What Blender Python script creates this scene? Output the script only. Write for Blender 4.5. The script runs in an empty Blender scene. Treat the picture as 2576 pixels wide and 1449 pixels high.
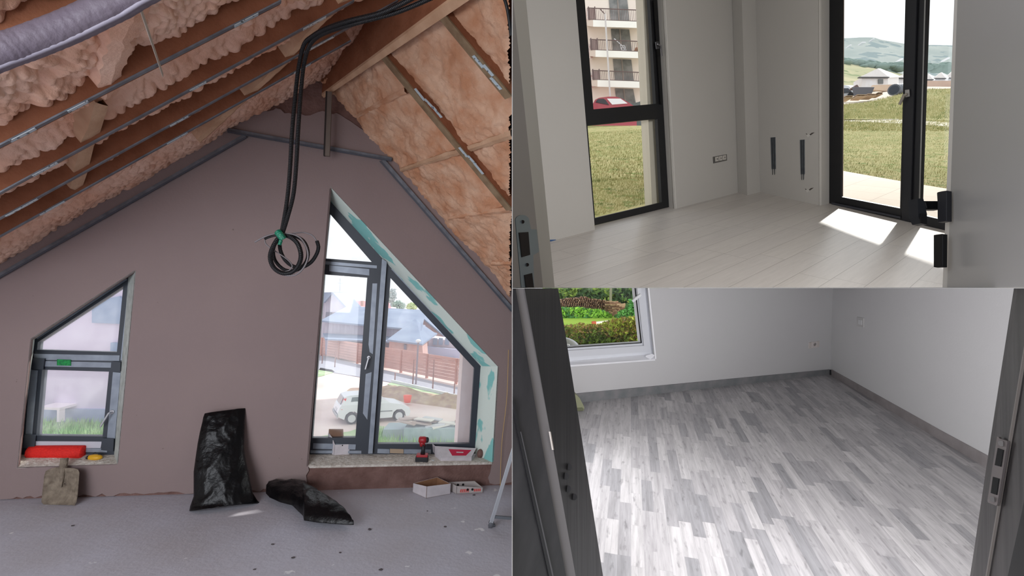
import bpy, bmesh, math, random
from mathutils import Vector, Matrix, noise
from mathutils.geometry import tessellate_polygon
S = bpy.context.scene
COL = S.collection
random.seed(7)
# ---------------------------------------------------------------- camera, sky, sun, exposure
F = 1200.0; CX = 1288.0; CY = 724.5
def n_(v): return Vector(v).normalized()
U1 = n_((1272, -26224, F))                      # the attic's up, in camera axes (right, down, forward)
zw = U1; yw = (Vector((0, 0, 1)) - U1 * U1.z).normalized(); xw = yw.cross(zw)
RW = Matrix((xw, yw, zw))
EYE = Vector((0, 0, 1.6))
def W(v): return RW @ Vector(v) + EYE
def D(v): return (RW @ Vector(v)).normalized()
cd = bpy.data.cameras.new('camera'); cam = bpy.data.objects.new('camera', cd); COL.objects.link(cam)
cd.sensor_width = 36; cd.lens = 36 * F / 2576; cd.clip_start = 0.02; cd.clip_end = 3000
cr, cdn, cf = D((1, 0, 0)), D((0, 1, 0)), D((0, 0, 1))
mw = Matrix.Identity(4)
for i in range(3):
    mw[i][0] = cr[i]; mw[i][1] = -cdn[i]; mw[i][2] = -cf[i]; mw[i][3] = EYE[i]
cam.matrix_world = mw
S.camera = cam
S.view_settings.view_transform = 'Standard'; S.view_settings.look = 'None'
S.view_settings.gamma = 1; S.view_settings.use_curve_mapping = False
S.view_settings.exposure = 0.0
S.cycles.use_denoising = True
S.cycles.max_bounces = 8; S.cycles.transparent_max_bounces = 12
S.cycles.caustics_reflective = False; S.cycles.caustics_refractive = False
wd = bpy.data.worlds.new('sky'); S.world = wd; wd.use_nodes = True
bg = wd.node_tree.nodes['Background']
bg.inputs[0].default_value = (0.965, 0.98, 1.0, 1); bg.inputs[1].default_value = 1.25
def lamp(name, kind, energy, color, pos=None, direc=None, size=None, size_y=None, spread=None):
    l = bpy.data.lights.new(name, kind); l.energy = energy; l.color = color
    o = bpy.data.objects.new(name, l); COL.objects.link(o)
    if pos is not None: o.location = pos
    if direc is not None: o.rotation_euler = (-Vector(direc)).to_track_quat('Z', 'Y').to_euler()
    if kind == 'AREA':
        l.shape = 'RECTANGLE'; l.size = size; l.size_y = size_y or size
        if spread: l.spread = math.radians(spread)
    return o
SUND = D((-0.51, 0.72, -0.47))
sun = lamp('sun', 'SUN', 3.7, (1.0, 0.95, 0.88), (0, 0, 30), SUND); sun.data.angle = math.radians(0.9)
lamp('attic_daylight_from_back', 'AREA', 125, (0.94, 0.96, 1.0), W((-2.4, 0.1, -2.2)), D((0.02, -0.16, 1)), 3.4, 2.6)
lamp('attic_floor_fill', 'AREA', 75, (0.86, 0.91, 1.0), W((-1.9, -0.35, -0.7)), D((0.0, 1, 0.75)), 2.0, 1.4)  # added lamp, brightens the attic floor from above
lamp('corner_room_fill', 'AREA', 112, (1.0, 0.975, 0.96), W((2.0, -1.3, 0.4)), D((0.25, 0.05, 1)), 1.4, 1.0)  # added fill lamp inside the corner room
lamp('hall_fill', 'AREA', 19, (1.0, 0.98, 0.97), W((0.8, -0.9, -1.2)), D((0.3, 0.25, 1)), 1.2, 1.0)  # added fill lamp, brightens the open door leaf
lamp('grey_floor_room_fill', 'AREA', 50, (0.98, 0.98, 1.0), W((1.05, 0.28, 1.45)), D((0.3, 0.30, 1)), 1.3, 0.45)  # added fill lamp inside the lower room, lights its walls evenly

lamp('balcony_door_daylight', 'AREA', 13, (0.97, 0.98, 1.0), W((0.30, 0.55, 3.0)), D((0.8, 0.62, -0.25)), 0.6, 1.0)
lamp('garden_fill', 'AREA', 700, (1.0, 1.0, 0.97), W((6.5, 0.6, 9.0)), D((-1, 0.28, 0.5)), 5.0, 3.0)  # added lamp, makes up for sky blocked by the upper terrain
# ---------------------------------------------------------------- helpers
class Pl:
    def __init__(s, p, n):
        s.p = Vector(p); s.n = Vector(n).normalized()
        if (EYE - s.p).dot(s.n) < 0: s.n = -s.n
    def h(s, x, y):
        d = RW @ Vector((x - CX, y - CY, F))
        return EYE + d * ((s.p - EYE).dot(s.n) / d.dot(s.n))
    def back(s, d):
        q = Pl(s.p, s.n); q.p = s.p - s.n * d; q.n = s.n.copy(); return q
def P3(a, b, c): return Pl(a, (b - a).cross(c - a))
def at(x, y, z): return W(((x - CX) * z / F, (y - CY) * z / F, z))
def lin(c):
    r = []
    for v in c[:3]:
        v /= 255.0
        r.append(v / 12.92 if v <= 0.04045 else ((v + 0.055) / 1.055) ** 2.4)
    return (*r, 1.0)
MATS = {}
def mat(name, rgb, rough=0.7, metal=0.0, spec=0.4, var=None, bump=None, speck=None, stretch=None):
    """var=(scale, rgb2, contrast); bump=(scale, strength); speck=(scale, rgb3, threshold)"""
    if name in MATS: return MATS[name]
    m = bpy.data.materials.new(name); m.use_nodes = True; nt = m.node_tree; N = nt.nodes; L = nt.links
    b = N['Principled BSDF']; b.inputs['Base Color'].default_value = lin(rgb)
    b.inputs['Roughness'].default_value = rough; b.inputs['Metallic'].default_value = metal
    b.inputs['Specular IOR Level'].default_value = spec
    if var or bump or speck:
        tc = N.new('ShaderNodeTexCoord'); src = tc.outputs['Object']
        if stretch:
            mp = N.new('ShaderNodeMapping'); mp.inputs['Scale'].default_value = stretch
            L.new(src, mp.inputs[0]); src = mp.outputs[0]
    out = None
    if var:
        t = N.new('ShaderNodeTexNoise'); t.inputs['Scale'].default_value = var[0]; t.inputs['Detail'].default_value = 4
        L.new(src, t.inputs['Vector'])
        r = N.new('ShaderNodeMapRange'); k = var[2] if len(var) > 2 else 0.2
        r.inputs[1].default_value = 0.5 - k; r.inputs[2].default_value = 0.5 + k
        L.new(t.outputs[0], r.inputs[0])
        mx = N.new('ShaderNodeMix'); mx.data_type = 'RGBA'
        mx.inputs[6].default_value = lin(rgb); mx.inputs[7].default_value = lin(var[1])
        L.new(r.outputs[0], mx.inputs[0]); out = mx.outputs[2]
    if speck:
        t = N.new('ShaderNodeTexNoise'); t.inputs['Scale'].default_value = speck[0]; t.inputs['Detail'].default_value = 3
        L.new(src, t.inputs['Vector'])
        r = N.new('ShaderNodeMapRange'); r.inputs[1].default_value = speck[2]; r.inputs[2].default_value = speck[2] + 0.03
        L.new(t.outputs[0], r.inputs[0])
        mx = N.new('ShaderNodeMix'); mx.data_type = 'RGBA'; mx.inputs[7].default_value = lin(speck[1])
        if out: L.new(out, mx.inputs[6])
        else: mx.inputs[6].default_value = lin(rgb)
        L.new(r.outputs[0], mx.inputs[0]); out = mx.outputs[2]
    if out: L.new(out, b.inputs['Base Color'])
    if bump:
        t = N.new('ShaderNodeTexNoise'); t.inputs['Scale'].default_value = bump[0]; t.inputs['Detail'].default_value = 5
        L.new(src, t.inputs['Vector'])
        bp = N.new('ShaderNodeBump'); bp.inputs['Strength'].default_value = bump[1]; bp.inputs['Distance'].default_value = 0.02
        L.new(t.outputs[0], bp.inputs['Height']); L.new(bp.outputs[0], b.inputs['Normal'])
    MATS[name] = m; return m
def glass(name, tint=(1, 1, 1), haze=0.0, refl=0.05):
    if name in MATS: return MATS[name]
    m = bpy.data.materials.new(name); m.use_nodes = True; nt = m.node_tree; N = nt.nodes; L = nt.links
    N.remove(N['Principled BSDF']); out = N['Material Output']
    t = N.new('ShaderNodeBsdfTransparent'); t.inputs[0].default_value = (*tint, 1)
    g = N.new('ShaderNodeBsdfGlossy'); g.inputs['Roughness'].default_value = 0.02
    mx = N.new('ShaderNodeMixShader'); mx.inputs[0].default_value = refl
    L.new(t.outputs[0], mx.inputs[1]); L.new(g.outputs[0], mx.inputs[2]); last = mx.outputs[0]
    if haze:
        tr = N.new('ShaderNodeBsdfTranslucent'); tr.inputs[0].default_value = (0.9, 0.92, 1.0, 1)
        tc = N.new('ShaderNodeTexCoord'); nz = N.new('ShaderNodeTexNoise'); nz.inputs['Scale'].default_value = 9
        nz.inputs['Detail'].default_value = 8
        L.new(tc.outputs['Object'], nz.inputs['Vector'])
        mr = N.new('ShaderNodeMapRange'); mr.inputs[1].default_value = 0.35; mr.inputs[2].default_value = 0.7
        mr.inputs[3].default_value = haze * 0.75; mr.inputs[4].default_value = haze * 1.3
        L.new(nz.outputs[0], mr.inputs[0])
        m2 = N.new('ShaderNodeMixShader'); L.new(mr.outputs[0], m2.inputs[0])
        L.new(last, m2.inputs[1]); L.new(tr.outputs[0], m2.inputs[2]); last = m2.outputs[0]
    L.new(last, out.inputs['Surface']); MATS[name] = m; return m
def tag(o, label=None, cat=None, group=None, kind=None):
    if label: o['label'] = label
    if cat: o['category'] = cat
    if group: o['group'] = group
    if kind: o['kind'] = kind
    return o
def thing(name, label, cat, loc, group=None):
    o = bpy.data.objects.new(name, None); COL.objects.link(o); o.location = loc; o.empty_display_size = 0.1
    return tag(o, label, cat, group)
def wloc(o):
    v = Vector((0, 0, 0))
    while o: v = v + Vector(o.location); o = o.parent
    return v
class M:
    def __init__(s): s.v = []; s.f = []
    def add(s, vs, fs):
        k = len(s.v); s.v += [Vector(a) for a in vs]; s.f += [[i + k for i in f] for f in fs]; return s
    def prism(s, front, off, holes=()):
        """front outline (and hole outlines) swept by the vector off"""
        loops = [list(front)] + [list(h) for h in holes]
        flat = [p for l in loops for p in l]; nn = len(flat)
        tri = tessellate_polygon([[Vector(p) for p in l] for l in loops])
        fs = [list(t) for t in tri] + [[i + nn for i in reversed(t)] for t in tri]
        k = 0
        for l in loops:
            m = len(l)
            for i in range(m):
                j = (i + 1) % m; fs.append([k + i, k + j, k + j + nn, k + i + nn])
            k += m
        off = Vector(off)
        return s.add(flat + [Vector(p) + off for p in flat], fs)
    def loft(s, A, B, closed=False):
        m = len(A); fs = [[i, (i + 1) % m, (i + 1) % m + m, i + m] for i in range(m if closed else m - 1)]
        return s.add(list(A) + list(B), fs)
    def hexa(s, A, B):
        return s.add(list(A) + list(B), [[0, 1, 2, 3], [7, 6, 5, 4], [0, 4, 5, 1], [1, 5, 6, 2], [2, 6, 7, 3], [3, 7, 4, 0]])
    def box(s, c, ax, ay, az):
        """centre and three half-edge vectors"""
        c = Vector(c); ax, ay, az = Vector(ax), Vector(ay), Vector(az)
        A = [c - ax - ay - az, c + ax - ay - az, c + ax + ay - az, c - ax + ay - az]
        return s.hexa(A, [p + az * 2 for p in A])
    def bar(s, a, b, w, h, side=None):
        a, b = Vector(a), Vector(b); d = b - a
        side = Vector(side) if side is not None else Vector((0, 0, 1))
        x = d.cross(side).normalized(); y = x.cross(d).normalized()
        return s.box((a + b) / 2, d / 2, x * w / 2, y * h / 2)
    def tube(s, pts, r, seg=10, caps=True, rib=None):
        pts = [Vector(p) for p in pts]; n = len(pts); rs = r if isinstance(r, (list, tuple)) else [r] * n
        prev = None; rings = []
        for i in range(n):
            t = (pts[min(i + 1, n - 1)] - pts[max(i - 1, 0)]).normalized()
            if prev is None:
                a = Vector((0, 0, 1)) if abs(t.z) < 0.9 else Vector((1, 0, 0)); x = t.cross(a).normalized()
            else: x = (prev - t * prev.dot(t)).normalized()
            prev = x; y = t.cross(x)
            rings.append([pts[i] + (x * math.cos(6.28319 * k / seg) + y * math.sin(6.28319 * k / seg)) * rs[i] for k in range(seg)])
        vs = [p for g in rings for p in g]; fs = []
        for i in range(n - 1):
            for k in range(seg):
                k2 = (k + 1) % seg; fs.append([i * seg + k, i * seg + k2, (i + 1) * seg + k2, (i + 1) * seg + k])
        if caps: fs += [list(range(seg))[::-1], [(n - 1) * seg + k for k in range(seg)]]
        return s.add(vs, fs)
    def ellipsoid(s, c, ax, ay, az, nu=16, nv=10, jit=0.0, sc=6.0):
        c = Vector(c); ax, ay, az = Vector(ax), Vector(ay), Vector(az); vs = []; fs = []
        for j in range(nv + 1):
            th = math.pi * j / nv
            for i in range(nu):
                ph = 6.28319 * i / nu
                q = ax * (math.sin(th) * math.cos(ph)) + ay * (math.sin(th) * math.sin(ph)) + az * math.cos(th)
                if jit: q = q * (1 + jit * noise.noise((c + q) * sc))
                vs.append(c + q)
        for j in range(nv):
            for i in range(nu):
                i2 = (i + 1) % nu; fs.append([j * nu + i, j * nu + i2, (j + 1) * nu + i2, (j + 1) * nu + i])
        return s.add(vs, fs)
    def build(s, name, m, parent=None, smooth=False, bevel=0, uv=None, label=None):
        me = bpy.data.meshes.new(name)
        if parent is None:
            lo = Vector([min(v[i] for v in s.v) for i in range(3)]); hi = Vector([max(v[i] for v in s.v) for i in range(3)])
            base = Vector(((lo.x + hi.x) / 2, (lo.y + hi.y) / 2, lo.z))
        else: base = wloc(parent)
        me.from_pydata([tuple(v - base) for v in s.v], [], s.f); me.update()
        bm = bmesh.new(); bm.from_mesh(me); bmesh.ops.recalc_face_normals(bm, faces=bm.faces)
        if smooth:
            for f in bm.faces: f.smooth = True
        if uv:
            o_, u_, v_ = uv; ly = bm.loops.layers.uv.new('UVMap')
            for f in bm.faces:
                for l in f.loops:
                    q = l.vert.co + base - o_; l[ly].uv = (q.dot(u_), q.dot(v_))
        bm.to_mesh(me); bm.free()
        if m: me.materials.append(m)
        o = bpy.data.objects.new(name, me); COL.objects.link(o)
        if parent is None: o.location = base
        else: o.parent = parent
        if bevel:
            b = o.modifiers.new('bevel', 'BEVEL'); b.width = bevel; b.segments = 2; b.limit_method = 'ANGLE'
        if label: o['label'] = label
        return o
def struct(name, m, material, parent=None, **k):
    o = m.build(name, material, parent, **k)
    if parent is None: o['kind'] = 'structure'
    return o
def sroot(name, label, loc):
    o = bpy.data.objects.new(name, None); COL.objects.link(o); o.location = loc; o['kind'] = 'structure'; o['label'] = label
    return o
def HX(pl, pts): return [pl.h(*p) for p in pts]
def strip(m, pl, pts, d=0.004):
    """thin flat piece stuck on a plane"""
    return m.prism(HX(pl.back(-d), pts), -pl.n * d)
def foliage(m, c, ax, ay, az, n, size, shell=0.55, rnd=random):
    """leaves scattered through an ellipsoid"""
    c = Vector(c); ax, ay, az = Vector(ax), Vector(ay), Vector(az)
    for _ in range(n):
        d = Vector((rnd.gauss(0, 1), rnd.gauss(0, 1), rnd.gauss(0, 1))).normalized() * (shell + (1 - shell) * rnd.random())
        p = c + ax * d.x + ay * d.y + az * d.z
        leaf(m, p, size * (0.6 + 0.8 * rnd.random()), rnd)
def leaf(m, p, s, rnd=random):
    a = Vector((rnd.gauss(0, 1), rnd.gauss(0, 1), rnd.gauss(0, 1))).normalized()
    b = a.orthogonal().normalized(); q = rnd.random() * 6.28
    u = (b * math.cos(q) + a.cross(b) * math.sin(q)); v = a.cross(u)
    m.add([p - u * s, p + v * s * 0.45, p + u * s, p - v * s * 0.45], [[0, 1, 2, 3]])
def blades(m, poly, pl_up, n, h, w, rnd=random):
    """grass blades on a quad of ground"""
    a, b, c, d = poly
    for _ in range(n):
        u, v = rnd.random(), rnd.random()
        p = (a * (1 - u) + b * u) * (1 - v) + (d * (1 - u) + c * u) * v
        t = Vector((rnd.gauss(0, 1), rnd.gauss(0, 1), rnd.gauss(0, 1))); t = (t - pl_up * t.dot(pl_up)).normalized()
        hh = h * (0.5 + rnd.random()); tip = p + pl_up * hh + t.cross(pl_up) * hh * rnd.uniform(-0.5, 0.5)
        m.add([p - t * w, p + t * w, tip], [[0, 1, 2]])
# ---------------------------------------------------------------- planes of the three rooms
GA = Pl(EYE, (0, 0, 1)); GA.p = Vector((0, 0, 0)); FL1 = GA
a, b = FL1.h(0, 1258), FL1.h(1250, 1222)
G = P3(a, b, a + Vector((0, 0, 1)))
UP = Vector((0, 0, 1))
HD = (b - a).normalized()                                   # along the gable wall, to the right
RL = D((600 - CX, 745 - CY, F)); RR = D((100 - CX, 715 - CY, F))
a, b = G.h(0, 693), G.h(612, 340); PLB = P3(a, b, a + RL)   # underside of the left rafters
SL = (b - a).normalized()
a, b = G.h(960, 402), G.h(1288, 775); PRB = P3(a, b, a + RR)
SR = (b - a).normalized()
N2 = -D((0.02, 1, 0.39)); V2 = D((2080 - CX, 7600 - CY, F))
F2 = Pl(EYE - N2 * 1.2, N2)
N3 = -D((-0.0214, 1, 0.1077)); V3 = D((671, 3836, F))
F3 = Pl(EYE - N3 * 1.5, N3)
def vpl(pl, p, q, V): a, b = pl.h(*p), pl.h(*q); return P3(a, b, a + V)
def vx2(x0, y0, y): return 2080 - (2080 - x0) * (7600 - y) / (7600 - y0)
def vx3(x0, y0, y): return 1959 - (1959 - x0) * (4560 - y) / (4560 - y0)
DARK = mat('graphite_frame', (50, 56, 66), 0.45, 0, 0.5)
BLACK = mat('black_frame', (21, 22, 26), 0.45, 0, 0.5)
# ================================================================ shells and party walls
M_HALL = mat('hall_plaster', (150, 146, 142), 0.9)
def camquad(pts): return [W(p) for p in pts]
PT = 0.0008
m = M()
m.prism(camquad([(0, -5, 0.62), (0, -5, 4.72), (0, 5, 4.72), (0, 5, 0.62)]), D((1, 0, 0)) * PT)
m.prism(camquad([(0, -3, -2.5), (0, -3, -0.05), (0, 3, -0.05), (0, 3, -2.5)]), D((1, 0, 0)) * PT)
struct('wall_party', m, M_HALL)
m = M()
m.prism(camquad([(0, 0, 0.75), (7.4, 0, 0.75), (7.4, 0, 6.0), (0, 0, 6.0)]), D((0, -1, 0)) * PT)
m.prism(camquad([(0, 0, -2.5), (3, 0, -2.5), (3, 0, -0.05), (0, 0, -0.05)]), D((0, -1, 0)) * PT)
struct('ceiling_slab', m, M_HALL)
def K(z): return 1.18 * z + 1.9
def K2(z): return 0.72 * z + 1.5
zb, zf = -2.5, 5.8
m = M()
m.prism(camquad([(K(0) - 0.2, -3, zb), (K(0), -K2(0), 0), (K(0), K2(0), 0), (K(0) - 0.2, 3, zb)]), D((1, 0, 0)) * 0.02)
m.prism(camquad([(K(0), -3, 0), (K(zf), -K2(zf), zf), (K(zf), K2(zf), zf), (K(0), 3, 0)]), D((1, 0, -1)) * 0.02)
m.prism(camquad([(-5.5, -4, zb), (-8.5, -6, zf), (-8.5, 5, zf), (-5.5, 4, zb)]), D((-1, 0, 0)) * 0.02)
struct('wall_side', m, M_HALL)
m = M().prism(camquad([(-5.6, -4, zb), (2, -4, zb), (2, 4, zb), (-5.6, 4, zb)]), D((0, 0, -1)) * 0.02)
struct('wall_back', m, M_HALL)
m = M()
m.prism(camquad([(-5.6, -1.9, zb), (2, -1.9, zb), (K(0), -K2(0), 0), (-5.6, -K2(0), 0)]), D((0, -1, 0)) * 0.02)
m.prism(camquad([(0, -K2(0), 0), (K(0), -K2(0), 0), (K(zf), -K2(zf), zf), (0, -K2(zf), zf)]), D((0, -1, 0)) * 0.02)
struct('ceiling_hall', m, M_HALL)

# ================================================================ THE ATTIC
def fpt(X, Z):                                              # point of the attic floor at camera right / forward
    d = D((1, 0, 0)); o = EYE + (RW @ Vector((X, 0, Z)))
    k = RW @ Vector((0, 1, 0)); return o - k * (o.z / k.z)
M_FLOOR1 = mat('screed_floor', (198, 199, 212), 0.7, 0, 0.35, var=(1.6, (182, 178, 184), 0.25), bump=(30, 0.15), speck=(9, (228, 228, 232), 0.70))
m = M().prism([fpt(-6, -2.5), fpt(0, -2.5), fpt(0, 4.6), fpt(-6, 4.6)], (0, 0, -0.05))
struct('floor_attic', m, M_FLOOR1)
M_PLASTER = mat('pink_grey_plaster', (139, 123, 122), 0.9, 0, 0.15, var=(1.3, (147, 130, 127), 0.3), bump=(60, 0.08), speck=(24, (120, 104, 100), 0.765))
M_RAW = mat('raw_brown_render', (132, 104, 98), 0.95, 0, 0.1, var=(9, (108, 82, 76), 0.2), bump=(45, 0.5))
BIG = [(833, 473), (1252, 922), (1238, 1163), (775, 1172)]
SMALL = [(78, 855), (340, 683), (295, 1167), (45, 1175)]
GB = G.back(0.014)
m = M().prism(HX(GB, [(-900, 1284), (-900, 1150), (-60, 650), (640, 250), (700, 200), (806, 205), (920, 260), (1288, 690), (1288, 1221)]), -G.n * 0.02,
              [HX(GB, SMALL), HX(GB, BIG)])
struct('wall_gable', m, M_RAW)
rag = [(-900, 1277)]
x = -60
while x < 760:
    yb = 1258 - 0.0288 * x; rag.append((x, yb - random.choice([1.5, 3, 4, 7, 8, 9, 6]))); x += random.uniform(9, 22)
rag += [(764, 1230), (772, 1212), (770, 1196), (777, 1184), (775, 1171)]
rag += [BIG[0], BIG[1], (1238, 1163), (1233, 1190), (1228, 1202), (1232, 1216), (1245, 1219), (1260, 1217), (1288, 1213)]
top = [(1288, 700), (1262, 690), (1120, 520), (1040, 430), (972, 362), (905, 322), (883, 306), (868, 297), (858, 290), (846, 284), (838, 287), (812, 279),
       (800, 282), (781, 290), (768, 291), (757, 287), (744, 285), (738, 288), (727, 284), (716, 285), (706, 275), (694, 272), (688, 277), (672, 280), (660, 275), (640, 268)]
rag += top + [(-60, 660), (-900, 1150)]
m = M().prism(HX(G, rag), -G.n * 0.0135, [HX(G, SMALL)])
struct('wall_plaster', m, M_PLASTER)
# window reveals
M_MINT = mat('mint_board', (216, 228, 220), 0.8, 0, 0.2, speck=(3.2, (136, 198, 194), 0.51), bump=(20, 0.2), stretch=(1.0, 2.5, 1.0))
M_SILL = mat('rough_white_mortar', (224, 218, 210), 0.95, 0, 0.1, var=(30, (188, 178, 168), 0.2), bump=(60, 0.8))
GS, GW = G.back(0.15), G.back(0.20)
SMF = [(88, 853), (323, 694), (287, 1144), (50, 1143)]
BGF = [(828, 503), (1209, 921), (1194, 1142), (777, 1143)]
def reveal(front, back, pf, pb, idx, material, name):
    A, B = HX(pf, front), HX(pb, back)
    for i in idx:
        j = (i + 1) % 4
        m = M().hexa([A[i], A[j], B[j], B[i]], [p + (A[(i + 2) % 4] - A[i]) * -0.008 for p in (A[i], A[j], B[j], B[i])])
        struct(name, m, material)
GA_, = (G.back(0.0138),)
reveal(SMALL, SMF, G, GS, (0, 1, 3), mat('chalky_reveal', (196, 200, 196), 0.9, var=(14, (160, 166, 160), 0.2)), 'trim_1')
reveal(SMALL, SMF, G, GS, (2,), M_SILL, 'trim_2')
reveal(BIG, BGF, G, GW, (0, 1), M_MINT, 'trim_3')
reveal(BIG, BGF, G, GW, (3,), M_PLASTER, 'trim_4')
reveal(BIG, BGF, G, GW, (2,), M_SILL, 'trim_5')
M_FILM = mat('silver_protective_film', (150, 158, 170), 0.4, 0.25, 0.5, var=(12, (130, 138, 150), 0.2))
M_FILMW = mat('white_protective_film', (196, 196, 206), 0.45, 0.1, 0.5)
M_METAL = mat('brushed_handle_metal', (180, 180, 184), 0.35, 0.8)
M_GLASS1 = glass('dusty_haze_glass', (0.98, 0.99, 1.0), 0.10, 0.03)  # the translucent dust also lays a bright haze over the view
def window(name, label, pl, outer, holes, panes, glassm, framem, depth=0.06):
    r = sroot(name, label, pl.h(*outer[-1]))
    M().prism(HX(pl, outer), -pl.n * depth, [HX(pl, h) for h in holes]).build('frame', framem, r)
    gp = pl.back(depth * 0.5)
    for h in panes:
        M().prism(HX(gp, h), -pl.n * 0.006).build('glass_pane', glassm, r)
    return r
def grow(pts, k):
    cx = sum(p[0] for p in pts) / len(pts); cy = sum(p[1] for p in pts) / len(pts)
    return [(cx + (p[0] - cx) * k, cy + (p[1] - cy) * k) for p in pts]
def handle(root, pl, ros, tip, w, L=0.05, material=None, name='handle'):
    material = material or M_METAL
    a = pl.h(*ros); t = pl.back(-L).h(*tip); c = pl.back(-L).h(*ros)
    m = M(); m.tube([a, a + pl.n * 0.012], w * 1.5, 14); m.tube([a, a + pl.n * L], w * 0.6, 10)
    m.bar(a + pl.n * L, a + pl.n * L + (t - c), w * 1.1, w * 0.9, pl.n)
    return m.build(name, material, root, bevel=0.002)
s1u = [(95, 861), (310, 720), (294, 886), (93, 880)]
s1l = [(106, 930), (274, 935), (258, 1098), (91, 1096)]
w1 = window('window_1', 'narrow attic window with slanted top and film on its frame', GS, SMF, [s1u, s1l], [grow(s1u, 1.03), grow(s1l, 1.03)], M_GLASS1, DARK)
def films(root, pl, lst, material, name='protective_film', label=None):
    for q in lst: strip(M(), pl, q, 0.004).build(name, material, root, label=label)
films(w1, GS, [[(85, 890), (301, 894), (300, 908), (85, 905)], [(112, 908), (282, 912), (279, 925), (112, 922)],
               [(75, 930), (95, 932), (81, 1094), (64, 1093)], [(284, 936), (303, 938), (289, 1104), (269, 1102)],
               [(205, 1127), (270, 1128), (269, 1138), (205, 1137)], [(88, 850), (316, 699), (319, 704), (94, 853)],
               [(324, 702), (332, 699), (311, 908), (303, 906)]], M_FILM)
films(w1, GS, [[(87, 1110), (256, 1111), (253, 1127), (87, 1126)]], M_FILMW)
films(w1, GS.back(-0.005), [[(143, 904), (178, 905), (178, 920), (143, 919)]], mat('green_sticker', (20, 150, 70), 0.6, var=(60, (10, 110, 60), 0.1)), 'sticker', 'green sticker')
strip(M(), GS.back(-0.012), [(79, 901), (112, 902), (108, 930), (78, 928)], 0.01).build('hinge_cover', DARK, w1)
strip(M(), GS.back(-0.012), [(280, 909), (303, 911), (302, 935), (278, 933)], 0.01).build('hinge_cover', DARK, w1)
strip(M(), GS.back(-0.012), [(62, 1093), (88, 1094), (86, 1128), (56, 1127)], 0.01).build('hinge_cover', DARK, w1)
strip(M(), GS.back(-0.012), [(256, 1102), (286, 1104), (284, 1136), (254, 1132)], 0.01).build('hinge_cover', DARK, w1)
handle(w1, GS, (283, 1036), (262, 1070), 0.011, 0.05)
s2a = [(829, 537), (935, 659), (818, 650)]
s2b = [(816, 690), (924, 698), (894, 1101), (785, 1102)]
s2c = [(982, 699), (1193, 926), (1181, 1117), (950, 1117)]
w2 = window('window_2', 'large attic window with slanted top and dark mullion', GW, BGF, [s2a, s2b, s2c],
            [grow(s2a, 1.03), grow(s2b, 1.03), grow(s2c, 1.02)], M_GLASS1, DARK)
films(w2, GW, [[(818, 657), (948, 668), (948, 675), (818, 665)], [(828, 667), (929, 677), (929, 693), (828, 682)],
               [(937, 713), (949, 713), (938, 891), (930, 886), (927, 866)], [(920, 941), (935, 936), (924, 1056), (913, 1040)],
               [(788, 1115), (895, 1118), (894, 1131), (787, 1129)], [(781, 1133), (909, 1134), (909, 1141), (781, 1140)],
               [(950, 1129), (980, 1130), (980, 1141), (949, 1140)], [(1016, 1130), (1084, 1131), (1084, 1142), (1016, 1141)],
               [(983, 676), (991, 679), (1211, 912), (1207, 919)], [(1211, 932), (1217, 934), (1207, 1132), (1200, 1131)]], M_FILM)
films(w2, GW, [[(981, 1129), (1015, 1130), (1015, 1141), (981, 1140)]], mat('beige_tape', (170, 150, 128), 0.7))
strip(M(), GW.back(-0.02), [(961, 651), (973, 658), (937, 1141), (926, 1141)], 0.02).build('mullion_cover', M_FILM, w2)
handle(w2, GW, (928, 899), (920, 928), 0.011, 0.05)
# outer side of the window openings and an unseen roof overhang added to shade them
M_OUT = mat('outer_pink_render', (226, 205, 200), 0.9)
m = M().prism(HX(G.back(0.45), [(1165, 890), (1235, 930), (1225, 1150), (1148, 1150)]), -G.n * 0.3)
struct('wall_outer', m, M_OUT)
a = G.back(0.27)
o1, o2, o3 = a.h(806, 400), a.h(1330, 965), a.h(790, 395)
dn = -G.n
eq = [o1, o2, o2 + dn * 1.15, o1 + dn * 1.15]; en = (o2 - o1).cross(dn).normalized()
def sunhole(pts): return [q - SUND * ((q - o1).dot(en) / SUND.dot(en)) for q in pts]      # gap cut to throw a sun patch of this outline on the floor
m = M().prism(eq, UP * 0.02, [sunhole([FL1.h(535, 1318), FL1.h(640, 1306), FL1.h(672, 1292), FL1.h(650, 1281), FL1.h(600, 1290)])])
struct('ceiling_eave_shade', m, mat('eave_board', (190, 185, 180), 0.8))
# metal channels round the wall
M_ZINC = mat('zinc_channel', (128, 133, 142), 0.45, 0.5, 0.5, var=(14, (96, 100, 108), 0.2))
M_ZINCB = mat('bright_zinc', (198, 214, 222), 0.35, 0.35, 0.5, speck=(50, (80, 90, 96), 0.6))
def channel(label, pts, pts2):
    r = thing('metal_channel', label, 'channel', G.h(*pts[0]), 'zinc channels framing the gable wall')
    m = M().prism(HX(G.back(-0.03), pts), -G.n * 0.03); m.build('web', M_ZINC, r)
    m = M().prism(HX(G.back(-0.036), pts2), -G.n * 0.008); m.build('flange', mat('shadow_zinc', (84, 88, 98), 0.5, 0.4), r)  # darker zinc: the flange's shade is put into its colour
channel('zinc channel climbing along the left roof slope', [(-400, 913), (613, 337), (620, 343), (-400, 922)], [(-400, 921), (618, 343), (621, 346), (-400, 926)])
channel('zinc channel running level below the ridge', [(570, 321), (986, 396), (986, 402), (570, 328)], [(572, 328), (985, 402), (985, 406), (572, 333)])
channel('zinc channel falling along the right roof slope', [(957, 404), (968, 401), (1287, 769), (1287, 781)], [(954, 405), (958, 404), (1287, 781), (1287, 786)])
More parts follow.
